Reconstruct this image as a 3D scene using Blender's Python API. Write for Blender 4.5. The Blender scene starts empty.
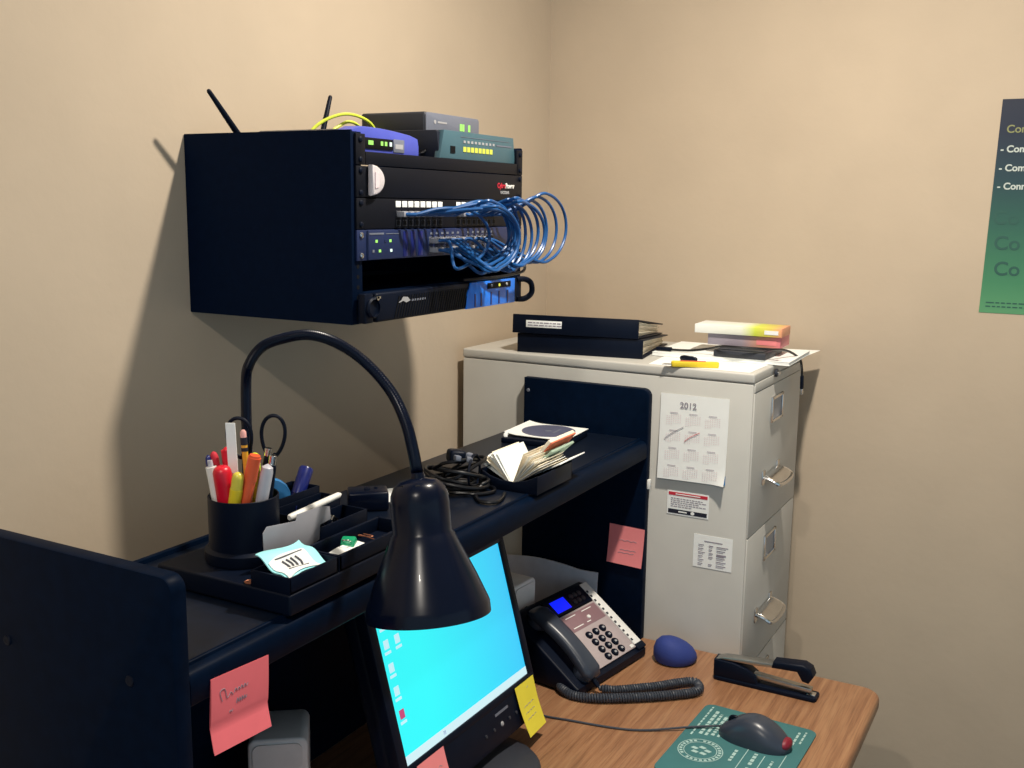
import bpy, bmesh, math, random
from mathutils import Vector, Matrix, Euler
R_ = math.radians
rnd = random.Random(7)
scene = bpy.context.scene
COL = scene.collection

# ------------------------------------------------------------------ materials
def lin(h):
    h = h.lstrip('#')
    v = [int(h[i:i+2], 16)/255 for i in (0, 2, 4)]
    return tuple((c/12.92 if c <= .04045 else ((c+.055)/1.055)**2.4) for c in v) + (1,)

def mat(name, hexc, rough=.5, metal=0, var=.06, scale=30, bump=0, spec=.5, emit=0, alpha=1, trans=0, coat=0):
    m = bpy.data.materials.new(name); m.use_nodes = True
    nt = m.node_tree; b = nt.nodes['Principled BSDF']
    c = lin(hexc)
    b.inputs['Roughness'].default_value = rough
    b.inputs['Metallic'].default_value = metal
    b.inputs['Specular IOR Level'].default_value = spec
    b.inputs['Transmission Weight'].default_value = trans
    b.inputs['Coat Weight'].default_value = coat
    b.inputs['Alpha'].default_value = alpha
    tc = nt.nodes.new('ShaderNodeTexCoord')
    no = nt.nodes.new('ShaderNodeTexNoise'); no.inputs['Scale'].default_value = scale; no.inputs['Detail'].default_value = 4
    nt.links.new(tc.outputs['Object'], no.inputs['Vector'])
    rp = nt.nodes.new('ShaderNodeValToRGB')
    rp.color_ramp.elements[0].position = .3; rp.color_ramp.elements[1].position = .7
    rp.color_ramp.elements[0].color = tuple(max(0, x*(1-var)) for x in c[:3]) + (1,)
    rp.color_ramp.elements[1].color = tuple(min(1, x*(1+var)) for x in c[:3]) + (1,)
    nt.links.new(no.outputs['Fac'], rp.inputs['Fac'])
    nt.links.new(rp.outputs['Color'], b.inputs['Base Color'])
    if bump:
        bp = nt.nodes.new('ShaderNodeBump'); bp.inputs['Strength'].default_value = bump; bp.inputs['Distance'].default_value = .002
        n2 = nt.nodes.new('ShaderNodeTexNoise'); n2.inputs['Scale'].default_value = scale*8; n2.inputs['Detail'].default_value = 3
        nt.links.new(tc.outputs['Object'], n2.inputs['Vector'])
        nt.links.new(n2.outputs['Fac'], bp.inputs['Height']); nt.links.new(bp.outputs['Normal'], b.inputs['Normal'])
    if emit:
        for l in list(b.inputs['Base Color'].links): nt.links.remove(l)
        b.inputs['Base Color'].default_value = (c[0]*.1, c[1]*.1, c[2]*.1, 1)
        b.inputs['Emission Color'].default_value = c; b.inputs['Emission Strength'].default_value = emit
    return m

def ramp_mat(name, stops, axis, lo, hi, rough=.4):
    """colour gradient along an object axis, for print and painted shade"""
    m = mat(name, 'ffffff', rough); nt = m.node_tree; b = nt.nodes['Principled BSDF']
    for l in list(b.inputs['Base Color'].links): nt.links.remove(l)
    tc = nt.nodes.new('ShaderNodeTexCoord'); sp = nt.nodes.new('ShaderNodeSeparateXYZ')
    mr = nt.nodes.new('ShaderNodeMapRange'); mr.inputs['From Min'].default_value = lo; mr.inputs['From Max'].default_value = hi
    rp = nt.nodes.new('ShaderNodeValToRGB')
    els = rp.color_ramp.elements
    while len(els) < len(stops): els.new(.5)
    for e, (p, h) in zip(els, stops): e.position = p; e.color = lin(h)
    nt.links.new(tc.outputs['Object'], sp.inputs[0]); nt.links.new(sp.outputs[axis], mr.inputs['Value'])
    nt.links.new(mr.outputs[0], rp.inputs['Fac']); nt.links.new(rp.outputs['Color'], b.inputs['Base Color'])
    return m

def wood_mat():
    m = mat('oak_laminate', 'a5714a', .42, var=.0); nt = m.node_tree; b = nt.nodes['Principled BSDF']
    for l in list(b.inputs['Base Color'].links): nt.links.remove(l)
    tc = nt.nodes.new('ShaderNodeTexCoord'); mp = nt.nodes.new('ShaderNodeMapping')
    mp.inputs['Scale'].default_value = (3, 55, 1)
    no = nt.nodes.new('ShaderNodeTexNoise'); no.inputs['Scale'].default_value = 1.6; no.inputs['Detail'].default_value = 8; no.inputs['Roughness'].default_value = .65
    mp2 = nt.nodes.new('ShaderNodeMapping'); mp2.inputs['Scale'].default_value = (8, 260, 1)
    n2 = nt.nodes.new('ShaderNodeTexNoise'); n2.inputs['Scale'].default_value = 1.5; n2.inputs['Detail'].default_value = 3
    rp = nt.nodes.new('ShaderNodeValToRGB')
    e = rp.color_ramp.elements; e[0].position = .3; e[0].color = lin('855c40'); e[1].position = .72; e[1].color = lin('ae8460')
    x = e.new(.5); x.color = lin('9c7050')
    rp2 = nt.nodes.new('ShaderNodeValToRGB'); e2 = rp2.color_ramp.elements
    e2[0].position = .36; e2[0].color = (.55, .52, .5, 1); e2[1].position = .5; e2[1].color = (1, 1, 1, 1)
    mx = nt.nodes.new('ShaderNodeMix'); mx.data_type = 'RGBA'; mx.blend_type = 'MULTIPLY'; mx.inputs[0].default_value = .5
    nt.links.new(tc.outputs['Object'], mp.inputs[0]); nt.links.new(mp.outputs[0], no.inputs['Vector']); nt.links.new(no.outputs['Fac'], rp.inputs['Fac'])
    nt.links.new(tc.outputs['Object'], mp2.inputs[0]); nt.links.new(mp2.outputs[0], n2.inputs['Vector']); nt.links.new(n2.outputs['Fac'], rp2.inputs['Fac'])
    nt.links.new(rp.outputs['Color'], mx.inputs[6]); nt.links.new(rp2.outputs['Color'], mx.inputs[7]); nt.links.new(mx.outputs[2], b.inputs['Base Color'])
    return m

M = {}
M['wall'] = mat('beige_wall_paint', 'c4b39d', .8, var=.03, scale=6, bump=.25, spec=.2)
M['ceil'] = mat('ceiling_paint', 'dfe0e0', .9, var=.02)
M['floor'] = mat('grey_carpet', '6d665e', .95, var=.25, scale=120, bump=.5)
M['rackblk'] = mat('rack_black_paint', '051329', .65, var=.1, scale=80, bump=.05, spec=.04)
M['plate'] = mat('faceplate_black_paint', '0b0e18', .5, var=.08, spec=.2)
M['blk'] = mat('black_plastic', '060f20', .45, var=.1, spec=.15)
M['blkgloss'] = mat('black_gloss_paint', '050d20', .26, var=.05, spec=.24, coat=.03)
M['blklam'] = mat('black_ash_laminate', '041124', .45, var=.15, scale=60, spec=.04)
M['shelflam'] = mat('black_shelf_laminate', '081222', .38, var=.2, scale=60, spec=.28)
M['dark'] = mat('dark_void_plastic', '04060b', .6, spec=.2)
M['dgrey'] = mat('dark_grey_plastic', '2c2f38', .5)
M['mgrey'] = mat('mid_grey_plastic', '6d7280', .45)
M['lgrey'] = mat('light_grey_plastic', 'a3a3a6', .5)
M['spk'] = mat('grey_speaker_plastic', 'dcd8d6', .55)
M['beige'] = mat('filing_cabinet_beige', 'c2c0b9', .42, var=.03, scale=14, spec=.4)
M['chrome'] = mat('chrome', 'd8d8d8', .18, 1)
M['steel'] = mat('brushed_steel', 'b4b2ad', .32, 1)
M['white'] = mat('white_paper', 'f1f3f0', .8, var=.02)
M['whitep'] = mat('white_plastic', 'ecebe6', .4)
M['cream'] = mat('cream_card', 'eee3cc', .8)
M['pink'] = mat('pink_sticky_paper', 'ee7078', .8, var=.03)
M['salmon'] = mat('salmon_sticky_paper', 'ee8a8c', .8, var=.03)
M['yellow'] = mat('yellow_sticky_paper', 'e9d93f', .8, var=.03)
M['ink'] = mat('ink_grey', '948e98', .8)
M['inkdark'] = mat('ink_dark', '4a4a52', .8)
M['inkpink'] = mat('ink_faint_rose', 'e4d0d4', .8)
M['red'] = mat('red_plastic', 'd2122d', .35); M['tailred'] = mat('mouse_tail_red', '7d1128', .5)
M['redink'] = mat('red_ink', 'c8283c', .7)
M['blkink'] = mat('black_ink', '14172a', .7)
M['orange'] = mat('orange_plastic', 'e2603a', .35)
M['yel'] = mat('yellow_plastic', 'e8cc2e', .35)
M['ypen'] = mat('pencil_yellow', 'e2a42a', .4)
M['neon'] = mat('neon_yellow', 'dff03c', .4)
M['clearyel'] = mat('translucent_yellow', 'd6c84a', .3)
M['eraser'] = mat('pink_eraser', 'e3a7a0', .7)
M['silver'] = mat('silver_plastic', 'b9b9c2', .35)
M['navy'] = mat('navy_blue_plastic', '131f66', .3)
M['bluefab'] = mat('blue_foam', '26387e', .75, bump=.2)
M['clearblue'] = mat('translucent_blue', '3f86c4', .15)
M['router'] = mat('router_blue', '4a55b8', .4)
M['teal'] = mat('switch_teal_grey', '41616c', .45)
M['tealside'] = mat('switch_side_dark', '0c1526', .5)
M['swblue'] = mat('switch_dark_blue', '17264f', .45)
M['srvblue'] = mat('server_blue', '1c7cf0', .3)
M['cable'] = mat('blue_cable_jacket', '184f8a', .35, spec=.45)
M['ycable'] = mat('yellow_green_cable', 'd4e24a', .45)
M['cord'] = mat('grey_cord', '363b45', .5)
M['blkcable'] = mat('black_cable', '0b0d13', .35)
M['ledg'] = mat('led_green', 'a8f070', .4, emit=1.2)
M['ledy'] = mat('led_yellow', 'f2f25a', .4, emit=1.0)
M['ledw'] = mat('led_white', 'e8fff0', .4, emit=1.2)
M['lcd'] = mat('phone_lcd_blue', '0a22ff', .3, emit=1.0, var=0)
M['screen'] = mat('monitor_cyan', '2cd2ee', .3, var=0, emit=1.05)
_nt = M['screen'].node_tree; _b = _nt.nodes['Principled BSDF']
_tc = _nt.nodes.new('ShaderNodeTexCoord'); _sp = _nt.nodes.new('ShaderNodeSeparateXYZ'); _mr = _nt.nodes.new('ShaderNodeMapRange'); _rp = _nt.nodes.new('ShaderNodeValToRGB')
_mr.inputs['From Min'].default_value = -.18; _mr.inputs['From Max'].default_value = .18
_rp.color_ramp.elements[0].color = lin('30f0f2'); _rp.color_ramp.elements[1].color = lin('38c0f0'); _rp.color_ramp.elements[1].position = 1; _rp.color_ramp.elements[0].position = .25
_nt.links.new(_tc.outputs['Object'], _sp.inputs[0]); _nt.links.new(_sp.outputs[0], _mr.inputs['Value']); _nt.links.new(_mr.outputs[0], _rp.inputs['Fac']); _nt.links.new(_rp.outputs['Color'], _b.inputs['Emission Color'])
M['taskbar'] = mat('monitor_taskbar', 'd4f4fb', .3, var=0, emit=.9)
M['icon'] = mat('monitor_icon', 'c8f6ff', .3, var=0, emit=.9)
M['iconred'] = mat('monitor_icon_red', 'c84a7a', .3, var=0, emit=.9)
M['pad'] = mat('green_mouse_pad', '386e70', .75, var=.05)
M['padink'] = mat('mouse_pad_print', 'a4c2bd', .8)
M['mouse'] = mat('mouse_grey', '343b48', .32)
M['phonegrey'] = mat('phone_silver', 'b4a6a6', .4)
M['phonepink'] = mat('phone_display_frame', '8d6f74', .35)
M['frost'] = mat('frosted_plastic', 'a4a4ac', .4, trans=.15)
M['frostw'] = mat('frosted_white_plastic', 'e6dfe2', .35, trans=.25)
M['green'] = mat('green_clip_plastic', '15996a', .35)
M['packet'] = mat('pale_blue_packet', 'a4eef4', .5)
M['copper'] = mat('copper', 'b8795c', .4, .6)
M['wood'] = wood_mat()
M['board'] = mat('grey_board', 'd0d0da', .6, var=.08)
M['seal'] = mat('blue_corner', '2f7fc0', .6)

# ------------------------------------------------------------------ mesh builder
class B:
    def __init__(s): s.bm = bmesh.new()
    def _mark(s, before, mi):
        for f in s.bm.faces:
            if f not in before: f.material_index = mi
    def box(s, c, d, rot=None, mi=0, bev=0, seg=2):
        n = set(s.bm.faces)
        r = bmesh.ops.create_cube(s.bm, size=1)
        mt = Matrix.Translation(c) @ (Euler(rot).to_matrix().to_4x4() if rot else Matrix()) @ Matrix.Diagonal((*d, 1))
        bmesh.ops.transform(s.bm, matrix=mt, verts=r['verts'])
        if bev:
            es = list({e for v in r['verts'] for e in v.link_edges})
            bmesh.ops.bevel(s.bm, geom=es, offset=min(bev, .49*min(d)), segments=seg, affect='EDGES', profile=.5)
        s._mark(n, mi); return s
    def bb(s, x0, x1, y0, y1, z0, z1, mi=0, bev=0, seg=2):
        return s.box(((x0+x1)/2, (y0+y1)/2, (z0+z1)/2), (abs(x1-x0), abs(y1-y0), abs(z1-z0)), None, mi, bev, seg)
    def prism(s, poly, axis, a, b, mi=0, bev=0, seg=2):
        """extrude a 2-D polygon along axis from a to b; polygon axes are the remaining two in x,y,z order"""
        n = set(s.bm.faces)
        def P(p, h):
            return {'x': (h, p[0], p[1]), 'y': (p[0], h, p[1]), 'z': (p[0], p[1], h)}[axis]
        va = [s.bm.verts.new(P(p, a)) for p in poly]; vb = [s.bm.verts.new(P(p, b)) for p in poly]
        k = len(poly); fs = [s.bm.faces.new(va), s.bm.faces.new(vb)]
        for i in range(k): fs.append(s.bm.faces.new((va[i], va[(i+1) % k], vb[(i+1) % k], vb[i])))
        bmesh.ops.recalc_face_normals(s.bm, faces=fs)
        if bev:
            es = list(set(fs[0].edges) | set(fs[1].edges))
            bmesh.ops.bevel(s.bm, geom=es, offset=bev, segments=seg, affect='EDGES', profile=.5)
        s._mark(n, mi); return s
    def lathe(s, prof, c=(0, 0, 0), d=(0, 0, 1), seg=32, mi=0, sx=1, sy=1):
        """revolve (radius, height) profile about direction d through c"""
        n = set(s.bm.faces)
        q = Vector((0, 0, 1)).rotation_difference(Vector(d).normalized()).to_matrix().to_4x4()
        mt = Matrix.Translation(c) @ q
        rings = []
        for r, h in prof:
            if r < 1e-6: rings.append([s.bm.verts.new(mt @ Vector((0, 0, h)))])
            else: rings.append([s.bm.verts.new(mt @ Vector((sx*r*math.cos(2*math.pi*i/seg), sy*r*math.sin(2*math.pi*i/seg), h))) for i in range(seg)])
        fs = []
        for A, C in zip(rings, rings[1:]):
            for i in range(seg):
                j = (i+1) % seg
                if len(A) == 1 and len(C) == 1: break
                if len(A) == 1: fs.append(s.bm.faces.new((A[0], C[j], C[i])))
                elif len(C) == 1: fs.append(s.bm.faces.new((A[i], A[j], C[0])))
                else: fs.append(s.bm.faces.new((A[i], A[j], C[j], C[i])))
        for ring, first in ((rings[0], True), (rings[-1], False)):
            if len(ring) > 1 and tuple(prof[0]) != tuple(prof[-1]): fs.append(s.bm.faces.new(ring))
        bmesh.ops.recalc_face_normals(s.bm, faces=fs)
        s._mark(n, mi); return s
    def stick(s, p0, p1, prof, seg=14, mi=0, flat=1):
        """lathe along a segment; prof is (fraction, radius)"""
        p0 = Vector(p0); p1 = Vector(p1); L = (p1-p0).length
        return s.lathe([(r, t*L) for t, r in prof], p0, p1-p0, seg, mi, 1, flat)
    def tube(s, pts, r, seg=8, mi=0, smooth=True, sub=8, closed=False):
        n = set(s.bm.faces)
        pts = [Vector(p) for p in pts]
        if smooth and len(pts) > 2: pts = catmull(pts, sub, closed)
        T = []
        k = len(pts)
        for i in range(k):
            if closed: t = pts[(i+1) % k]-pts[i-1]
            else: t = pts[min(i+1, k-1)]-pts[max(i-1, 0)]
            T.append(t.normalized())
        up = Vector((0, 0, 1)) if abs(T[0].z) < .9 else Vector((1, 0, 0))
        nv = T[0].cross(up).normalized(); rings = []
        for i in range(k):
            if i: nv = (T[i-1].rotation_difference(T[i])) @ nv
            nv = (nv-T[i]*nv.dot(T[i])).normalized(); bv = T[i].cross(nv)
            rr = r(i/(k-1)) if callable(r) else r
            rings.append([s.bm.verts.new(pts[i]+rr*(math.cos(2*math.pi*j/seg)*nv+math.sin(2*math.pi*j/seg)*bv)) for j in range(seg)])
        fs = []
        pairs = list(zip(rings, rings[1:])) + ([(rings[-1], rings[0])] if closed else [])
        for A, C in pairs:
            for j in range(seg): fs.append(s.bm.faces.new((A[j], A[(j+1) % seg], C[(j+1) % seg], C[j])))
        if not closed: fs.append(s.bm.faces.new(rings[0])); fs.append(s.bm.faces.new(rings[-1]))
        bmesh.ops.recalc_face_normals(s.bm, faces=fs)
        s._mark(n, mi); return s
    def quad(s, a, b, c, d, mi=0):
        f = s.bm.faces.new([s.bm.verts.new(p) for p in (a, b, c, d)]); f.material_index = mi; return s
    def sheet(s, fn, nu, nv, th=.0004, mi=0):
        """thin solid sheet from fn(u,v) -> point, u,v in 0..1"""
        n = set(s.bm.faces)
        g = [[Vector(fn(i/nu, j/nv)) for j in range(nv+1)] for i in range(nu+1)]
        def nor(i, j):
            a = g[min(i+1, nu)][j]-g[max(i-1, 0)][j]; b = g[i][min(j+1, nv)]-g[i][max(j-1, 0)]
            return a.cross(b).normalized()
        A = [[s.bm.verts.new(g[i][j]+nor(i, j)*th/2) for j in range(nv+1)] for i in range(nu+1)]
        C = [[s.bm.verts.new(g[i][j]-nor(i, j)*th/2) for j in range(nv+1)] for i in range(nu+1)]
        fs = []
        for i in range(nu):
            for j in range(nv):
                fs.append(s.bm.faces.new((A[i][j], A[i+1][j], A[i+1][j+1], A[i][j+1])))
                fs.append(s.bm.faces.new((C[i][j], C[i][j+1], C[i+1][j+1], C[i+1][j])))
        for i in range(nu):
            for j in (0, nv): fs.append(s.bm.faces.new((A[i][j], A[i+1][j], C[i+1][j], C[i][j])))
        for j in range(nv):
            for i in (0, nu): fs.append(s.bm.faces.new((A[i][j], A[i][j+1], C[i][j+1], C[i][j])))
        bmesh.ops.recalc_face_normals(s.bm, faces=fs)
        s._mark(n, mi); return s
    def xf(s, m):
        bmesh.ops.transform(s.bm, matrix=m, verts=s.bm.verts); return s
    def obj(s, name, mats, parent=None, loc=None, rot=None, smooth=40, shift=None):
        if shift: bmesh.ops.translate(s.bm, vec=shift, verts=s.bm.verts)
        me = bpy.data.meshes.new(name); s.bm.to_mesh(me); s.bm.free()
        for m in (mats if isinstance(mats, (list, tuple)) else [mats]): me.materials.append(M[m] if isinstance(m, str) else m)
        if smooth:
            for p in me.polygons: p.use_smooth = True
            me.set_sharp_from_angle(angle=R_(smooth))
        o = bpy.data.objects.new(name, me); COL.objects.link(o)
        if parent: o.parent = parent
        if loc: o.location = loc
        if rot: o.rotation_euler = rot
        return o

def catmull(p, n, closed=False):
    out = []; k = len(p)
    for i in range(k if closed else k-1):
        if closed: a, b, c, d = p[i-1], p[i], p[(i+1) % k], p[(i+2) % k]
        else: a, b, c, d = p[max(i-1, 0)], p[i], p[i+1], p[min(i+2, k-1)]
        for j in range(n):
            t = j/n
            out.append(.5*((2*b)+(c-a)*t+(2*a-5*b+4*c-d)*t*t+(3*b-a-3*c+d)*t**3))
    if not closed: out.append(p[-1])
    return out

def rrect(x0, x1, y0, y1, r, n=6, corners=(1, 1, 1, 1)):
    """rounded rectangle polygon, corners: (x0y0, x1y0, x1y1, x0y1)"""
    P = []
    for (cx, cy, a0, on, px, py) in ((x0+r, y0+r, 180, corners[0], x0, y0), (x1-r, y0+r, 270, corners[1], x1, y0), (x1-r, y1-r, 0, corners[2], x1, y1), (x0+r, y1-r, 90, corners[3], x0, y1)):
        if on: P += [(cx+r*math.cos(R_(a0+90*i/n)), cy+r*math.sin(R_(a0+90*i/n))) for i in range(n+1)]
        else: P.append((px, py))
    return P

def tag(o, label=None, cat=None, group=None, kind=None):
    if label: o['label'] = label
    if cat: o['category'] = cat
    if group: o['group'] = group
    if kind: o['kind'] = kind
    return o
def thing(name, label, cat, loc=(0, 0, 0), rotz=0, group=None):
    o = bpy.data.objects.new(name, None); COL.objects.link(o); o.empty_display_size = .03
    o.location = loc; o.rotation_euler = (0, 0, rotz)
    return tag(o, label, cat, group)
def text_mesh(s, size, ext=.0002, bold=0, align='LEFT', shear=0):
    cu = bpy.data.curves.new('t', 'FONT'); cu.body = s; cu.size = size; cu.extrude = ext; cu.align_x = align; cu.offset = bold; cu.shear = shear
    o = bpy.data.objects.new('t', cu); COL.objects.link(o)
    dg = bpy.context.evaluated_depsgraph_get(); me = bpy.data.meshes.new_from_object(o.evaluated_get(dg))
    bpy.data.objects.remove(o); bpy.data.curves.remove(cu)
    return me
def text(name, s, size, m, parent, loc, rot, bold=0, align='LEFT', shear=0, ext=.0002):
    me = text_mesh(s, size, ext, bold, align, shear); me.materials.clear(); me.materials.append(M[m])
    o = bpy.data.objects.new(name, me); COL.objects.link(o); o.parent = parent; o.location = loc; o.rotation_euler = rot
    return o
def structure(name, b, m):
    return tag(b.obj(name, m, smooth=0), kind='structure')

PI = math.pi
DZ = .7406      # desk top
SZ = 1.1694     # hutch shelf top
CX, CF, CB, CT = -.448, -.682, -.0233, 1.3194   # cabinet side, front, back, top
FACE_Y = (PI/2, 0, 0)          # text facing -y
FACE_X = (PI/2, 0, -PI/2)      # text facing -x

# ------------------------------------------------------------------ room
structure('wall_left', B().bb(-4.6, .12, 0, .12, 0, 2.56), 'wall')
structure('wall_right', B().bb(0, .12, -4.2, 0, 0, 2.56), 'wall')
structure('floor', B().bb(-4.6, .12, -4.2, .12, -.1, 0), 'floor')
structure('ceiling', B().bb(-4.6, .12, -4.2, .12, 2.56, 2.66), 'ceil')
b = B().prism([(-.0005, 0), (-.014, 0), (-.014, .075), (-.006, .095), (-.0005, .095)], 'x', -4.6, -.015)
structure('baseboard_left', b, 'ceil')
b = B().prism([(-.0005, 0), (-.014, 0), (-.014, .075), (-.006, .095), (-.0005, .095)], 'y', -4.2, -.0005)
structure('baseboard_right', b, 'ceil')

# ------------------------------------------------------------------ filing cabinet
t = thing('filing_cabinet', 'tall beige metal filing cabinet standing in the corner beside the desk', 'filing cabinet', (-.261, -.35, 0))
S = (.261, .35, 0)
B().bb(CX, -.074, -.6800, CB, .02, 1.2985, bev=.003).bb(CX+.01, -.084, -.65, CB-.01, 0, .03).obj('body', 'beige', t, shift=S)
B().bb(CX-.0008, -.0732, -.6815, CB+.0008, 1.2995, CT, bev=.004, seg=3).obj('top_panel', 'beige', t, shift=S)
B().bb(CX+.006, -.080, -.6826, -.660, 1.2815, 1.2994, bev=.0008).obj('top_rail', 'beige', t, shift=S)
lk = B().lathe([(0, 0), (.008, 0), (.009, .003), (.007, .006), (0, .006)], (-.31, -.684, 1.304), (0, -1, 0), 20).lathe([(0, 0), (.0035, 0), (.0035, .004), (0, .004)], (-.31, -.690, 1.304), (0, -1, 0), 12, 1)
tag(lk.obj('lock', ['dgrey', 'chrome'], t, shift=S), 'dark round key lock')
zt = 1.280
for i in range(4):
    z1 = zt-i*.2945; z0 = z1-.2905
    d = B().bb(CX+.006, -.080, -.6825, -.6795, z0, z1, bev=.0012, seg=2).obj('drawer', 'beige', t, shift=S)
    # label holder
    hx, hz = -.28, z1-.052
    lh = B()
    lh.bb(hx-.04, hx+.04, -.6835, -.682, hz-.024, hz+.024, 1)
    for a in ((hx-.042, hx+.042, hz+.021, hz+.027), (hx-.042, hx+.042, hz-.027, hz-.021), (hx-.044, hx-.036, hz-.027, hz+.027), (hx+.036, hx+.044, hz-.027, hz+.027)):
        lh.bb(a[0], a[1], -.687, -.682, a[2], a[3], 0, .0012)
    tag(lh.obj('label_holder', ['chrome', 'lgrey'], d, shift=S), 'chrome framed label holder')
    # bail handle: back plate, arched hood
    hx -= .022; hz = z1-.197
    hb = B().tube([(hx-.055, -.683, hz+.012), (hx-.055, -.700, hz+.008), (hx-.05, -.716, hz), (hx, -.720, hz-.002), (hx+.05, -.716, hz), (hx+.055, -.700, hz+.008), (hx+.055, -.683, hz+.012)], .0045, 8)
    hb.sheet(lambda u, v: (hx-.053+.106*u, -.684-.034*v, hz+.014-.014*v*v), 6, 6, .002)
    hb.bb(hx-.064, hx-.046, -.686, -.682, hz-.004, hz+.026, 0, .001).bb(hx+.046, hx+.064, -.686, -.682, hz-.004, hz+.026, 0, .001)
    tag(hb.obj('handle', 'chrome', d, shift=S), 'chrome pull handle')

# ------------------------------------------------------------------ papers on the cabinet side
def side_sheet(name, label, cat, y0, y1, z0, z1, m, fn=None, th=.0004, x=CX-.0012):
    o = thing(name, label, cat, (x, (y0+y1)/2, z0))
    w = abs(y1-y0); h = z1-z0
    f = fn or (lambda u, v: (0, 0))
    B().sheet(lambda u, v: (-f(u, v)[0], w/2-w*u, h*v+f(u, v)[1]), 14, 14, th).obj('sheet', m, o)
    return o, w, h
curl = lambda u, v: (.001+.0065*(1-v)**1.6+.009*max(0, (u-.72)/.28)**2*max(0, (.2-v)/.2)**2, .002*u*(1-v))
def cal_pt(u, v, off=.0012):
    c = curl(u, v); return (-c[0]-off, .0708-.1416*u, .175*v+c[1])
o, w, h = side_sheet('wall_calendar', 'white 2012 year calendar page taped to the cabinet side', 'calendar', -.493, -.6346, 1.0905, 1.2655, 'white', curl)
cal = o
text('year_heading', '2012', .0175, 'ink', cal, (-.0027, .012, .148), FACE_X, bold=.0002, align='CENTER', ext=.0001)
pr = B()
for r in range(4):
    for c in range(3):
        u0 = .10+c*.285; v0 = .79-r*.205
        def bar(ua, ub, va, vb, mi=0):
            pr.quad(cal_pt(ua, va), cal_pt(ub, va), cal_pt(ub, vb), cal_pt(ua, vb), mi)
        bar(u0+.05, u0+.17, v0-.011, v0-.002, 1)
        for k in range(6):
            for dd in range(7):
                if (k == 0 and dd < 2) or (k == 5 and dd > 2): continue
                bar(u0+dd*.033, u0+dd*.033+.018, v0-.032-k*.022, v0-.026-k*.022, 0)
pr.obj('month_grids', ['inkpink', mat('calendar_heading_ink', 'bcb4bc', .8)], cal, smooth=0)
B().tube([cal_pt(.08, .47, .0016), cal_pt(.2, .55, .0016), cal_pt(.36, .63, .0016)], .0005, 5).obj('pen_stroke', 'ink', cal)
tag(B().tube([cal_pt(.38, .46, .0016), cal_pt(.47, .52, .0016), cal_pt(.6, .58, .0016)], .0005, 5).obj('pen_stroke', 'redink', cal), 'red pen stroke')
B().sheet(lambda u, v: (-.0002, -.0480-.0215*u, .001+.019*v), 2, 2, .0003).obj('lower_corner', 'seal', cal)

def stick_on(y0, y1, z0, z1, name, label):
    o = thing(name, label, 'label', (CX-.0006, (y0+y1)/2, z0)); w = abs(y1-y0); h = z1-z0
    B().bb(-.0003, .0003, -w/2, w/2, 0, h).obj('sheet', 'white', o); return o, w, h
o, w, h = stick_on(-.514, -.602, 1.0165, 1.0665, 'warning_label', 'small white label with a red top band and a black bottom band')
B().bb(-.0008, -.0003, -w/2+.003, w/2-.003, h-.0095, h-.003).obj('red_band', 'redink', o)
B().bb(-.0008, -.0003, -w/2+.003, w/2-.003, .003, .0115).obj('black_band', 'blkink', o)
tb = B()
tb.bb(-.0012, -.0008, -.026, .026, h-.0073, h-.0055, 1)
for k in range(5):
    L = (.034, .036, .03, .035, .022)[k]
    yy = .036
    while yy > .036-2*L:
        ww = rnd.uniform(.003, .009); tb.bb(-.0008, -.0003, yy-ww, yy, h-.0165-k*.0042, h-.0148-k*.0042, 0); yy -= ww+.0015
tb.bb(-.0012, -.0008, .001, .019, .006, .0085, 1).lathe([(0, 0), (.0034, 0), (.0034, .0004), (0, .0004)], (-.0008, -.011, .0073), (-1, 0, 0), 12, 1, 1, 1.2)
tb.obj('lettering', ['ink', 'white'], o, smooth=0)
o, w, h = stick_on(-.574, -.6545, .915, .9835, 'contact_label', 'square white label with columns of grey print near the drawer edge')
tb = B()
tb.bb(-.0008, -.0003, -.02, .018, h-.0135, h-.0115)
for k, (a, c, dd, hv) in enumerate(((.012, .009, .024, 0), (.011, .007, .018, 0), (.014, .009, .02, 1), (.010, .009, .018, 0), (.012, 0, .02, 0), (.010, .008, .02, 0))):
    z = h-.020-k*.0078
    for y, L, th in ((.030, a, .0014), (.008, c, .0018), (-.008, dd, .0016+.0022*hv)):
        if L: tb.bb(-.0008, -.0003, y-L, y, z-th, z); tb.bb(-.0008, -.0003, y-L*.8, y, z-.0036-th*.6, z-.0036)
tb.obj('lettering', 'ink', o, smooth=0)

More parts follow.
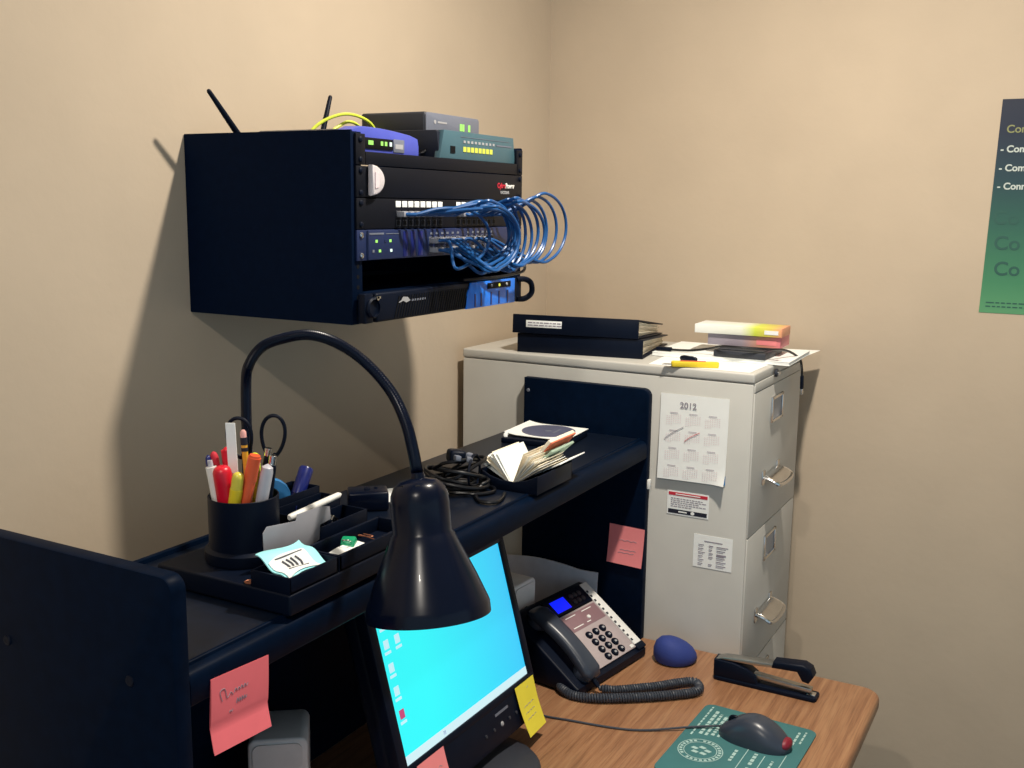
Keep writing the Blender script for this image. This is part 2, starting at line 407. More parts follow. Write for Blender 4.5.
# ------------------------------------------------------------------ items on top of the cabinet
def binder(label, loc, rz, tilt, spine_label):
    t = thing('ring_binder', label, 'binder', loc, rz)
    t.rotation_euler = Euler((0, R_(tilt), rz), 'XYZ')
    L, W, H, HE = .278, .258, .0405, .0235    # spine along local y, pages towards +x, thinner at the free edge
    sl = math.atan2(H-HE, W)
    B().bb(0, .0035, -L/2, L/2, 0, H, bev=.0012).obj('spine', 'blk', t)
    B().bb(.003, W, -L/2, L/2, 0, .0028, bev=.0008).obj('cover', 'blk', t)
    B().prism([(.003, H-.0030), (W, HE-.0028), (W, HE), (.003, H-.0002)], 'y', -L/2, L/2, bev=.0006).obj('cover', 'blk', t)
    pg = B()
    for k in range(9):
        f0 = (k+.5)/9; za = .0034+f0*(H-.0075); zb_ = .0034+f0*(HE-.0075)
        xa, xb = .008, .238+rnd.uniform(-.004, .006); dy = rnd.uniform(-.002, .002)
        pg.prism([(xa, za-.0013), (xb, zb_-.0006), (xb, zb_+.0006), (xa, za+.0013)], 'y', -.131+dy, .131+dy)
    pg.obj('pages', 'cream', t)
    for y in (-.095, 0, .095): B().tube([(.012+.006*math.cos(a), y, H/2+.0135*math.sin(a)) for a in [i*2*PI/16 for i in range(16)]], .0012, 6, closed=True, sub=1).obj('ring', 'chrome', t)
    if spine_label:
        l = B().bb(-.0006, 0, .028, .108, .0135, .0285, bev=.0002).obj('spine_label', 'white', t)
        q = B()
        for z in (.0235, .018):
            y = .104
            while y > .038: ww = rnd.uniform(.004, .012); q.bb(-.001, -.0006, y-ww, y, z-.0012, z+.0012); y -= ww+.002
        q.obj('lettering', 'ink', l, smooth=0)
binder('black ring binder lying lowermost on the cabinet top', (-.409, -.288, CT+.0002), R_(9), 0, False)
binder('black ring binder with a white spine label on top of another binder', (-.415, -.279, CT+.0422), R_(9.5), 3.75, True)

def paper(name, label, cat, pts, z, m='white', th=.0004):
    cx = sum(p[0] for p in pts)/4; cy = sum(p[1] for p in pts)/4
    bb = B().prism([(p[0]-cx, p[1]-cy) for p in pts], 'z', 0, th)
    return tag(bb.obj(name, m, loc=(cx, cy, z), smooth=0), label, cat)
paper('paper_sheet', 'white sheet of paper lying flush along the cabinet top edge under the utility knife', 'paper', [(-.440, -.46), (-.437, -.668), (-.25, -.672), (-.245, -.44)], CT+.0002)
paper('paper_sheet', 'loose white sheet jutting past the cabinet front and shading the wall', 'paper', [(-.262, -.700), (-.036, -.712), (-.09, -.47), (-.25, -.47)], CT+.0007)
t = thing('manual', 'thick white booklet under the dark grey power supply on the cabinet', 'booklet', (-.215, -.56, CT+.0012), R_(2))
B().bb(-.105, .10, -.150, .142, 0, .0008).obj('cover', 'white', t)
B().bb(-.1045, .099, -.149, .141, .0008, .0068).obj('pages', 'white', t)
B().bb(-.105, .10, -.150, .142, .0068, .0076).obj('cover', 'white', t)
q = B()
for k in range(4): q.bb(-.095, -.080-.004*k, -.13+.006*k, -.118+.006*k, .0076, .0079)
q.obj('print', 'inkpink', t, smooth=0)
z0 = CT+.0090
t = thing('power_supply', 'flat dark grey electronics box beneath the colourful cartons', 'electronics box', (-.265, -.61, z0))
B().bb(-.055, .08, -.055, .055, 0, .0145, bev=.003).obj('case', 'dgrey', t)
B().bb(-.045, .07, -.048, .048, .0145, .0165, bev=.001).obj('lid', 'dgrey', t)
z1 = z0+.0165
t = thing('carton', 'pink carton with shade painted grey at one end, lying under the white and yellow carton', 'carton', (-.20, -.605, z1+.0002), R_(2))
B().bb(-.055, .03, -.070, .085, 0, .024, bev=.0008).obj('box', ramp_mat('rose_print_with_shade', [(0, 'e07585'), (.3, 'd99a7a'), (.55, 'a59aa5'), (1, '9a94a2')], 1, -.078, .085), t)  # pink is print; the grey violet end is shadow painted into the colour
B().bb(-.0556, -.055, -.062, -.02, .006, .017).obj('printed_panel', 'salmon', t)
t = thing('carton', 'long white and yellow carton on top of the pile on the cabinet', 'carton', (-.20, -.59, z1+.0245), R_(2))
B().bb(-.062, .02, -.088, .098, 0, .0185, bev=.0008).obj('box', ramp_mat('yellow_print', [(0, 'e8a07a'), (.12, 'd8c25a'), (.30, 'd3de4a'), (.46, 'eef0e0'), (1, 'f3f6f4')], 1, -.088, .098), t)
B().bb(-.0628, -.062, -.081, -.052, .005, .0135).obj('printed_panel', 'white', t)

t = thing('utility_knife', 'yellow utility knife overhanging the cabinet edge', 'knife', (-.432, -.556, CT+.0010), R_(-68))
B().prism(rrect(-.048, .046, -.008, .008, .005), 'z', 0, .011, bev=.002).obj('handle', 'yel', t)
B().bb(-.03, .02, -.0035, .0035, .0105, .0122, bev=.0005).obj('slider', 'orange', t)
B().prism([(-.066, -.004), (-.046, -.006), (-.046, .005), (-.06, .005)], 'z', .004, .0052).obj('blade', 'steel', t)
t = thing('stubby_pen', 'small black pen stub on the paper beside the utility knife', 'pen', (-.36, -.517, CT+.0058), 0)
B().stick((0.006, .02, 0), (-.006, -.018, 0), [(0, 0), (0, .0032), (.05, .0048), (.95, .0052), (1, .004), (1, 0)]).obj('cap', 'blk', t)
B().box((0, .002, .0056), (.002, .026, .001), (0, 0, R_(-17))).obj('clip', 'blk', t)

t = thing('usb_cable', 'black USB cable draped over the boxes and hanging off the cabinet front', 'cable', (-.2, -.6, CT))
S = (.2, .6, -CT)
B().tube([(-.300, -.455, 1.3325), (-.297, -.50, 1.334), (-.305, -.545, 1.343), (-.328, -.575, 1.352), (-.331, -.62, 1.353), (-.31, -.668, 1.351), (-.25, -.690, 1.343), (-.20, -.705, 1.322), (-.177, -.706, 1.300), (-.171, -.706, 1.280)], .0026, 8).obj('wire', 'blkcable', t, shift=S)
B().box((-.301, -.44, 1.3335), (.011, .034, .008), (0, 0, R_(4)), bev=.002).obj('plug', 'blk', t, shift=S)
p2 = B().box((-.167, -.706, 1.266), (.010, .007, .030), (0, R_(-8), 0), bev=.002).obj('plug', 'blk', t, shift=S)
B().box((-.164, -.706, 1.246), (.008, .0045, .013), (0, R_(-8), 0), bev=.0004).obj('metal_tip', 'chrome', p2, shift=S)

# ------------------------------------------------------------------ poster on right wall
t = thing('poster', 'green and navy poster pinned on the right wall', 'poster', (-.0006, -1.235, 1.423))
pz = ramp_mat('poster_print', [(0, '5c9a6c'), (.15, '45855f'), (.42, '2f6052'), (.64, '233f48'), (.85, '152238'), (1, '101a30')], 2, 0, .435)
B().prism([(.207, 0), (-.22, 0), (-.22, .437), (.197, .437)], 'x', -.0004, .0004).obj('sheet', pz, t, smooth=0)
M['postertext'] = mat('poster_pale_text', 'c4cec8', .6); M['postergold'] = mat('poster_gold_text', '8f9160', .6); M['posterghost'] = mat('poster_ghost_text', '2b5a50', .6)
for (s, sz, y, z, m_, bo) in (('Com', .022, .185, .370, 'postergold', .0003), ('- Cons', .019, .193, .331, 'postertext', .0005), ('- Comp', .019, .193, .293, 'postertext', .0005), ('- Conn', .019, .193, .256, 'postertext', .0005),
                             ('Co', .040, .196, .185, 'posterghost', .0006), ('Co', .040, .190, .133, 'posterghost', .0006), ('Co', .040, .186, .080, 'posterghost', .0006)):
    text('lettering', s, sz, m_, t, (-.0009, y, z), FACE_X, bold=bo)
q = B()
for z in (.022, .014):
    y = .195
    while y > -.2: ww = rnd.uniform(.006, .016); q.bb(-.0009, -.0004, y-ww, y, z-.0015, z+.0012); y -= ww+.003
q.obj('fine_print', 'posterghost', t, smooth=0)

# ------------------------------------------------------------------ desk and hutch
t = thing('desk', 'oak topped office desk against the left wall', 'desk', (-1.1, -.575, 0))
S = (1.1, .575, 0)
B().prism(rrect(-1.76, CX-.0006, -.957, -.19, .035, 8, (1, 1, 0, 0)), 'z', DZ-.032, DZ, bev=.010, seg=4).obj('desk_top', 'wood', t, shift=S)
for x in (-1.74, -.50): B().bb(x, x+.025, -.90, -.20, 0, DZ-.032, bev=.002).obj('side_panel', 'blklam', t, shift=S)
B().bb(-1.715, -.50, -.26, -.24, .25, DZ-.032).obj('modesty_panel', 'blklam', t, shift=S)

t = thing('desk_hutch', 'black hutch shelf unit standing on the back of the desk', 'hutch', (-1.086, -.33, DZ))
S = (1.086, .33, -DZ)
GF, GB, GT = -.4746, -.1892, 1.2718
for (xa, xb) in ((-1.7238, -1.7030), (-.4695, -.4487)):
    g = B().prism(rrect(GF, GB if xa > -1 else GB+.03, DZ, GT, .016, 6, (0, 0, 0, 1)), 'x', xa, xb, bev=.0025, seg=2).obj('side_panel', 'blklam', t, shift=S)
    if xa < -1:
        for (y, z) in ((-.411, 1.152), (-.218, 1.153)):
            B().lathe([(0, 0), (.006, 0), (.0055, .0012), (.002, .0016), (0, .001)], (xa, y, z), (-1, 0, 0), 16).obj('screw_cover', 'blk', g, shift=S)
    else:
        B().lathe([(0, 0), (.004, 0), (.003, .0014), (0, .0016)], (xa, -.200, 1.245), (-1, 0, 0), 12).obj('screw_cover', 'mgrey', g, shift=S)
# shelf with a bullnose front rail and a low back lip
B().bb(-1.7028, -.4697, -.455, GB, SZ-.022, SZ, bev=.0015).obj('shelf', 'shelflam', t, shift=S)
B().prism([(-.4545, SZ-.040), (-.4545, SZ+.0004), (-.4560, SZ+.0012), (-.4580, SZ+.0012), (-.4593, SZ+.0002), (-.4600, SZ-.0030), (-.4630, SZ-.0034), (-.4680, SZ-.0048), (-.4715, SZ-.0075), (-.4735, SZ-.012), (-.4742, SZ-.018), (-.4742, SZ-.037), (-.472, SZ-.040)], 'x', -1.7028, -.4697).obj('front_rail', 'blklam', t, shift=S)
B().bb(-1.7028, -1.18, GB-.001, GB+.008, SZ-.03, SZ+.006, bev=.001).obj('back_lip', 'blklam', t, shift=S)
B().bb(-1.7028, -.66, GB-.006, GB-.002, DZ+.0005, SZ-.0225).obj('dark_backing', 'blklam', t, shift=S)  # black sheet added to darken the view of the wall under the shelf
tag(B().box((-.4595, -.4775, 1.075), (.010, .006, .020), bev=.0015).obj('cable_clip', 'whitep', t, shift=S), 'small white clip')

# sticky notes ------------------------------------------------------
def note(label, m, loc, rot, w, h, fn, strokes, th=.0003):
    o = thing('sticky_note', label, 'sticky note', loc); o.rotation_euler = rot
    P = lambda u, v, off=0: (-w/2+w*u, -fn(u, v)-off, -h+h*v)      # hangs below its origin, faces local -y
    B().sheet(lambda u, v: P(u, v), 10, 16, th).obj('sheet', m, o)
    for st in strokes: B().tube([P(u, v, .0005) for u, v in st], .0004, 4, sub=3).obj('pen_stroke', 'ink', o)
    return o
scrib = lambda u0, u1, v, a=.03, n=9: [(u0+(u1-u0)*i/n, v+a*(1 if i % 2 else -1)*rnd.uniform(.5, 1)+.03*(u1-u0)*i/n) for i in range(n+1)]
o = note('pink sticky note hanging from the hutch shelf front by the left side panel', 'pink', (-1.6340, -.4748, 1.1465), (0, R_(4.0), 0), .086, .078,
         lambda u, v: .001+.011*max(0, .34-v)**1.3*2.2 if v < .34 else .001+.0012*math.sin(v*3), [[(.18, .64), (.14, .78), (.22, .8), (.26, .66), (.32, .72), (.36, .67)], scrib(.38, .62, .72, .03), scrib(.42, .6, .56, .035), scrib(.3, .36, .45, .02, 3)])
B().sheet(lambda u, v: (-.043+.086*u, -.0004-.014*max(0, .34-v)*1.6, -.080+.080*v), 6, 12, .0003).obj('under_sheet', 'pink', o)
o = note('salmon pink sticky note on the right hutch panel above the phone', 'salmon', (-.4702, -.4375, .9815), (0, 0, -PI/2), .078, .082, lambda u, v: .0008+.006*(1-v)**2, [scrib(.3, .8, .62, .015, 6), scrib(.35, .8, .38, .012, 6), scrib(.3, .75, .3, .012, 5)])
o.rotation_euler = (0, R_(2.0), -PI/2)

# ------------------------------------------------------------------ wall mounted rack
RX, RW, RD, RZ, RH = -1.226, .498, .3165, 1.4624, .2715
t = thing('wall_rack', 'black wall mounted equipment rack full of network gear', 'equipment rack', (RX+RW/2, 0, RZ))
S = (-(RX+RW/2), 0, -RZ)
B().prism(rrect(-RD, -.0005, RZ, RZ+RH, .002, 2), 'x', RX, RX+.003).obj('side_panel', 'rackblk', t, shift=S)
B().prism(rrect(-RD, -.0005, RZ, RZ+RH, .002, 2), 'x', RX+RW-.003, RX+RW).obj('side_panel', 'rackblk', t, shift=S)
B().bb(RX+.003, RX+RW-.003, -.004, -.0005, RZ, RZ+.215).obj('dark_backing', 'rackblk', t, shift=S)
B().bb(RX+.003, RX+RW-.003, -RD+.002, -.004, RZ, RZ+.0015).obj('bottom_panel', 'rackblk', t, shift=S)
for xa in (RX+.003, RX+RW-.024):
    r = B().bb(xa, xa+.021, -RD, -RD+.003, RZ+.002, RZ+RH-.002, bev=.0005)
    for k in range(18):
        zc = RZ+.0085+k*.01483
        r.lathe([(0, 0), (.0032, 0), (.0032, .0003), (0, .0003)], (xa+.0105, -RD, zc), (0, -1, 0), 10, 1)
    r.obj('mounting_rail', ['rackblk', 'dark'], t, shift=S)

UZ = [1.7305, 1.6860, 1.6413, 1.5969, 1.5524, 1.5080, 1.4635]   # rack unit bounds, top to bottom
XL, XR = -1.2185, -.733                                         # faceplate extent
FY = -.3185
def screws(t, S, zs, m='dgrey', xs=(XL+.0095, XR-.0095), y=-.3205):
    for x in xs:
        for z in zs:
            s = B().lathe([(0, 0), (.0042, 0), (.0040, .0016), (.0025, .0026), (0, .0028)], (x, y, z), (0, -1, 0), 14)
            s.obj('screw', m, t, shift=S)
cxr = (XL+XR)/2
# shelf
t = thing('rack_shelf', 'black vented rack shelf with a folded front lip', 'rack shelf', (cxr, FY, UZ[1])); S = (-cxr, -FY, -UZ[1])
B().bb(XL+.020, XR-.020, -.318, -.045, 1.7028, 1.7046).obj('tray', 'rackblk', t, shift=S)
B().bb(XL+.022, XR-.018, -.3205, -.3168, UZ[1]+.001, 1.7055, bev=.0006).obj('front_lip', 'plate', t, shift=S)
for xa, xb in ((XL, XL+.021), (XR-.021, XR)): B().bb(xa, xb, -.3205, -.3168, UZ[1]+.001, UZ[0]-.001, bev=.0006).obj('ear', 'plate', t, shift=S)
screws(t, S, (UZ[1]+.008, UZ[0]-.009), 'blk')
# power unit
t = thing('power_distribution_unit', 'plain black rack panel with a red and white logo at its right end', 'power strip unit', (cxr, FY, UZ[2])); S = (-cxr, -FY, -UZ[2])
B().bb(XL, XR, -.3205, -.3168, UZ[2]+.0006, UZ[1]-.0006, bev=.001).bb(XL+.025, XR-.025, -.317, -.09, UZ[2]+.002, UZ[1]-.002).obj('front_panel', 'plate', t, shift=S)
screws(t, S, (UZ[2]+.007, UZ[1]-.007), 'blk')
text('logo', 'Cyber', .0118, 'redink', t, (-.823-cxr, -.0024, .0215), FACE_Y, bold=.0004)
text('logo', 'Power', .0118, 'whitep', t, (-.7945-cxr, -.0024, .0215), FACE_Y, bold=.0004)
text('model_name', 'RACKBAR', .0068, 'lgrey', t, (-.812-cxr, -.0024, .0115), FACE_Y, bold=.0002)
# patch panel
t = thing('network_patch_bay', 'black patch panel with white port labels and blue cables plugged in', 'patch panel', (cxr, FY, UZ[3])); S = (-cxr, -FY, -UZ[3])
B().bb(XL, XR, -.3205, -.3168, UZ[3]+.0006, UZ[2]-.0006, bev=.0008).bb(XL+.03, XR-.03, -.317, -.27, UZ[3]+.003, UZ[2]-.003).obj('front_panel', 'plate', t, shift=S)
screws(t, S, (UZ[3]+.007, UZ[2]-.007), 'blk')
def jack(b, x, z, w=.0116, h=.0105, y=-.3206):
    b.bb(x-w/2, x+w/2, y-.0005, y, z-h/2, z+h/2, 0).bb(x-w/2+.0014, x+w/2-.0014, y-.0008, y-.0004, z-h/2+.0012, z+h/2-.0018, 1).bb(x-.002, x+.002, y-.0009, y-.0004, z+h/2-.0022, z+h/2-.0008, 1)
ports = []
for x0, n in ((-1.1185, 8), (-.9500, 8)):
    for k in range(n):
        x = x0+k*.0163
        B().bb(x-.0065, x+.0065, -.3212, -.3204, 1.6285, 1.6375, bev=.0006).obj('port_label', 'white', t, shift=S)
        jb = B(); jack(jb, x, 1.6185); jb.obj('port', ['dgrey', 'dark'], t, shift=S)
        jb = B(); jack(jb, x, 1.6055, h=.009); jb.obj('port', ['dgrey', 'dark'], t, shift=S)
        ports.append((x, 1.6185))
# network switch
t = thing('network_switch', 'dark blue rack mounted network switch with green lights', 'network switch', (cxr, FY, UZ[4])); S = (-cxr, -FY, -UZ[4])
B().bb(XL, XR, -.3205, -.3168, UZ[4]+.0006, UZ[3]-.0006, bev=.0008).bb(XL+.022, XR-.022, -.324, -.08, UZ[4]+.0012, UZ[3]-.0012, bev=.0012).obj('case', 'swblue', t, shift=S)
screws(t, S, (UZ[4]+.008, UZ[3]-.008), 'chrome', y=-.3207)
q = B().bb(-1.195, -1.160, -.3246, -.324, 1.5895, 1.592).bb(-1.155, -1.122, -.3246, -.324, 1.5898, 1.5908)
q.obj('name_print', 'mgrey', t, shift=S, smooth=0)
for (x, z, m_) in ((-1.178, 1.580, 'ledg'), (-1.144, 1.580, 'ledg'), (-1.170, 1.566, 'ledg'), (-1.142, 1.566, 'ledw'), (-1.186, 1.566, 'mgrey'), (-1.156, 1.580, 'swblue')):
    B().bb(x-.0022, x+.0022, -.3248, -.324, z-.002, z+.002).obj('indicator_light', m_, t, shift=S, smooth=0)
for x in (-1.105, -1.085, -1.065): B().bb(x-.006, x+.006, -.3246, -.324, 1.556, 1.593, bev=.0002).obj('panel_stripe', 'navy', t, shift=S)
swports = []
for x0, n in ((-1.035, 6), (-.925, 6)):
    for k in range(n):
        x = x0+k*.0155
        B().bb(x-.0035, x+.0035, -.3247, -.324, 1.5872, 1.5905).obj('port_number', 'mgrey', t, shift=S, smooth=0)
        for z in (1.578, 1.5635):
            jb = B(); jack(jb, x, z, .0125, .0115, -.3240); jb.obj('port', ['mgrey', 'dark'], t, shift=S)
        swports.append((x, 1.578)); swports.append((x, 1.5635))
# rack server
t = thing('rack_server', 'black rack server with a blue lit panel at the right of its bezel', 'server', (cxr, FY, UZ[6])); S = (-cxr, -FY, -UZ[6])
B().bb(XL+.026, XR-.026, -.318, -.02, UZ[6]+.002, UZ[5]-.002).obj('chassis', 'rackblk', t, shift=S)
bz = B().bb(-1.195, -.776, -.336, -.319, UZ[6]+.001, UZ[5]-.001, bev=.004, seg=3)
bz.obj('bezel', 'blk', t, shift=S)
gr = B()
for k in range(30):
    x = -1.150+k*.0068
    gr.box((x+.005, -.3364, 1.4832), (.0024, .0012, .034), (0, R_(20), 0))
gr.obj('vent_slats', 'dark', t, shift=S, smooth=0)
B().prism([(-.952, 1.4645), (-.788, 1.4645), (-.788, 1.507), (-.937, 1.507), (-.947, 1.492)], 'y', -.3385, -.335, bev=.0006).obj('blue_panel', 'srvblue', t, shift=S)
q = B()
for x in (-.925, -.905, -.872, -.845, -.815): q.bb(x-.002, x+.002, -.3393, -.3385, 1.4665, 1.488)
q.obj('panel_ribs', 'navy', t, shift=S, smooth=0)
B().bb(-.885, -.805, -.3398, -.3385, 1.4935, 1.5035, bev=.0005).obj('status_window', 'dark', t, shift=S)
for (x, m_) in ((-.872, 'mgrey'), (-.846, 'ledy'), (-.820, 'lgrey')): B().lathe([(0, 0), (.0028, 0), (.0022, .0012), (0, .0014)], (x, -.3397, 1.4985), (0, -1, 0), 12).obj('status_light', m_, t, shift=S)
# bezel emblem and print
B().prism([(-1.140, 1.4895), (-1.128, 1.4975), (-1.118, 1.4965), (-1.112, 1.491), (-1.122, 1.4885), (-1.130, 1.4915)], 'y', -.3372, -.336).obj('emblem', 'lgrey', t, shift=S, smooth=0)
B().bb(-1.110, -1.070, -.3368, -.336, 1.4895, 1.4925).obj('name_print', 'mgrey', t, shift=S, smooth=0)
for sx, xx in ((-1, -1.200), (1, -.775)):
    e = xx+sx*.046 if sx > 0 else xx-.018
    hb = B().bb(min(xx, xx+sx*.02), max(xx, xx+sx*.02), -.334, -.3207, UZ[6]+.001, UZ[5]-.001, bev=.002)
    if sx > 0: hb.tube([(xx+.004, -.332, 1.5030), (xx+.022, -.340, 1.5030), (xx+.034, -.346, 1.495), (xx+.036, -.346, 1.478), (xx+.022, -.340, 1.4685), (xx+.004, -.332, 1.4685)], .0052, 10)
    else: hb.lathe([(.015, 0), (.015, .004), (.0125, .006), (.0125, .002), (0, .002)], (xx-.003, -.333, 1.4865), (0, -1, 0), 20)
    hb.obj('handle', 'blk', t, shift=S)
B().bb(-1.200, -1.190, -.3400, -.334, 1.4995, 1.5025).lathe([(0, 0), (.003, 0), (.003, .004), (0, .004)], (-1.196, -.336, 1.500), (0, -1, 0), 12).obj('key_lock', 'chrome', t, shift=S)

# translucent half disc on the power panel
t = thing('plastic_cup_holder', 'small frosted half round plastic cup stuck on the upper black rack panel', 'plastic cup', (-1.194, -.3207, 1.6445))
hd = [(0, 0)] + [(.030*math.sin(a), .0215-.0215*math.cos(a)) for a in [PI*i/16 for i in range(1, 16)]] + [(0, .043)]
B().prism(hd, 'y', -.010, -.0003, bev=.003, seg=3).obj('shell', 'frostw', t)
B().prism([(.005, .010), (.013, .012), (.015, .021), (.013, .031), (.005, .033)], 'y', -.0112, -.0100).obj('red_print', 'inkpink', t)

# ---- devices standing on the shelf
SH = 1.7048
t = thing('wireless_router', 'blue wireless router with twin antennas on the rack shelf', 'router', (-1.114, -.215, SH))
face = [(-.090, 0)] + [(-.090, .031)] + [(-.090+.162*i/10, .031+.0065*math.sin(PI*(.30+.70*i/10))-.00015*i) for i in range(1, 10)] + [(.074, .027), (.077, .016), (.077, 0)]
B().prism(face, 'y', -.088, -.060, bev=.002).obj('front_shell', 'router', t)
B().prism([(x*.97, z*.92) for x, z in face], 'y', -.060, .10, bev=.003).obj('rear_shell', 'dgrey', t)
B().bb(-.088, .006, -.0895, -.088, .006, .022, bev=.0004).obj('light_panel', 'dark', t)
B().bb(.008, .036, -.0893, -.088, .004, .023, bev=.0004).obj('badge', 'mgrey', t)
B().bb(.012, .032, -.0897, -.0893, .009, .016).obj('badge_print', 'lgrey', t)
for x in (-.068, -.052, -.046, -.022, -.012, 0): B().bb(x-.0025, x+.0025, -.0903, -.0895, .012, .018).obj('indicator_light', 'ledg' if x > -.06 and x < 0 else 'ledw', t, smooth=0)
for (p0, p1) in (((-.0745, .135, .024), (-.1385, .135, .0885)), ((.113, .135, .024), (.143, .135, .1065))):
    an = B().stick(p0, p1, [(0, 0), (0, .0052), (.06, .0056), (.1, .0050), (.5, .0044), (.97, .0034), (1, .0022), (1, 0)])
    a0 = Vector(p0)
    an.lathe([(0, -.006), (.006, -.006), (.006, .006), (0, .006)], p0, (1, 0, 0), 12).tube([(p0[0]*(.9 if p0[0] < 0 else .6), .098, p0[2]-.004), p0], .0045, 8)
    an.obj('antenna', 'blk', t)
t = thing('desktop_switch', 'teal grey desktop switch with a row of yellow lights on the rack shelf', 'network switch', (-.874, -.2095, SH))
prof = [(-.103, 0), (-.098, .042), (-.094, .0445), (.060, .0445), (.065, .040), (.065, 0)]
B().prism(prof, 'x', -.119, .119, bev=.0015).obj('case', 'tealside', t)
B().prism([(-.122, .001), (.124, .001), (.116, .0450), (-.110, .0450)], 'y', -.1055, -.094, bev=.001).obj('front_panel', 'teal', t)
B().bb(-.092, -.078, -.1066, -.1055, .010, .021).obj('port', 'dark', t, smooth=0)
for k in range(8): B().bb(-.052+k*.0122, -.052+k*.0122+.0078, -.1066, -.1055, .0135, .0215).obj('indicator_light', 'ledy', t, smooth=0)
for k in range(9): B().bb(-.052+k*.0118, -.052+k*.0118+.0065, -.1062, -.1055, .0275, .0315).obj('indicator_light', 'lgrey', t, smooth=0)
B().bb(.056, .108, -.1062, -.1055, .0280, .0300).bb(-.06, .1, -.1060, -.1055, .0365, .0372).obj('name_print', 'mgrey', t, smooth=0)
t = thing('cable_modem', 'dark grey modem lying on top of the teal desktop switch', 'modem', (-.832, -.160, SH+.0449))
B().bb(-.082, .092, -.072, .060, 0, .0365, bev=.004, seg=3).obj('case', 'dgrey', t)
B().prism(rrect(-.081, .091, .001, .0358, .006), 'y', -.0745, -.071, bev=.0012).obj('front_panel', 'mgrey', t)
B().lathe([(0, 0), (.0035, 0), (.0035, .0006), (0, .0006)], (-.055, -.0745, .021), (0, -1, 0), 14).bb(-.047, -.018, -.0751, -.0745, .0195, .0225).obj('logo_print', 'lgrey', t, smooth=0)
for x in (.028, .036, .056): B().bb(x-.003, x+.003, -.0753, -.0745, .011, .023).obj('indicator_light', 'ledg', t, smooth=0)
t = thing('network_cable', 'yellow green network cable looped up behind the blue router', 'cable', (-1.0, -.1, SH)); S = (1.0, .1, -SH)
B().tube([(-1.05, -.105, 1.715), (-1.04, -.09, 1.742), (-1.018, -.10, 1.765), (-.985, -.12, 1.779), (-.945, -.13, 1.774), (-.915, -.13, 1.758), (-.905, -.12, 1.735)], .0027, 8).tube([(-1.03, -.09, 1.72), (-1.0, -.10, 1.748), (-.965, -.11, 1.768), (-.94, -.115, 1.762), (-.925, -.115, 1.74)], .0027, 8).obj('wire', 'ycable', t, shift=S)
t = thing('data_cable', 'black data cable running between the devices on the rack shelf', 'cable', (-.99, -.2, SH)); S = (.99, .2, -SH)
B().tube([(-.970, -.26, 1.722), (-.985, -.285, 1.722), (-.998, -.28, 1.712), (-1.00, -.25, 1.7078), (-.995, -.15, 1.7078)], .0026, 8).obj('wire', 'blkcable', t, shift=S)

# ---- blue patch cables
random.seed(3)
order = list(range(16)); swo = list(range(24)); rnd2 = random.Random(11); rnd2.shuffle(swo)
for k in range(16):
    x, z = ports[k]
    g = rnd2.uniform
    sx, sz = swports[(k if k < 8 else k+1)]
    if k < 8: xe = -.950+.0075*((k*5) % 8)+g(-.004, .004); ye = -.375-.0075*((k*3) % 8); a = .085+g(-.01, .012); bz_ = .050+g(-.006, .006); zc = 1.587+g(-.004, .004)
    elif k < 13: xe = -.905+.009*(k-8); ye = -.405-.007*(k-8); a = .045+.010*(k-8); bz_ = .052+g(-.004, .006); zc = 1.588+g(-.004, .004)
    else: xe = -.742+.027*(k-13); ye = -.372-.006*(k-13); a = .060+.012*(k-13); bz_ = .053+.003*(k-13); zc = 1.592+.003*(k-14)
    t = thing('patch_cable', 'blue network patch cable looping out from the patch panel to the switch below', 'cable', (x, FY, z), 0, 'blue patch cables on the rack')
    xc = xe-a; pts = [(x, -.3330, z), (x+.010, -.347, z)]
    if xc-x > .06: pts.append((x+(xc-x)*.5, -.347+(ye+.347)*.55, z+(zc+bz_-z)*.55+g(-.002, .003)))
    for i in range(9):
        an = R_(95-23.5*i); pts.append((xc+a*math.cos(an), ye-.004*math.sin(PI*i/8), zc+bz_*math.sin(an)))
    if xc-sx > .05: pts.append((sx+(xc-sx)*.5, -.352+(ye+.352)*.6, sz+(zc-bz_-sz)*.62+g(-.004, .004)))
    pts += [(sx+.008, -.353, sz-.003), (sx, -.3365, sz)]
    Sx = (-x, -FY, -z)
    B().tube(pts, .0027, 8, sub=7).obj('wire', 'cable', t, shift=Sx)
    for (px_, pz_, y0) in ((x, z, -.3212), (sx, sz, -.3245)):
        B().bb(px_-.0052, px_+.0052, y0-.014, y0, pz_-.004, pz_+.004, bev=.001).obj('plug', 'frost', t, shift=Sx)
t = thing('looped_cable', 'thin black cord looping past the right rack post above the server handle', 'cable', (-.85, -.36, 1.51)); S = (.85, .36, -1.51)
B().tube([(-.95, -.33, 1.512), (-.90, -.345, 1.513), (-.85, -.355, 1.515), (-.80, -.36, 1.520), (-.785, -.355, 1.532), (-.79, -.345, 1.545)], .0026, 8).obj('wire', 'blkcable', t, shift=S)

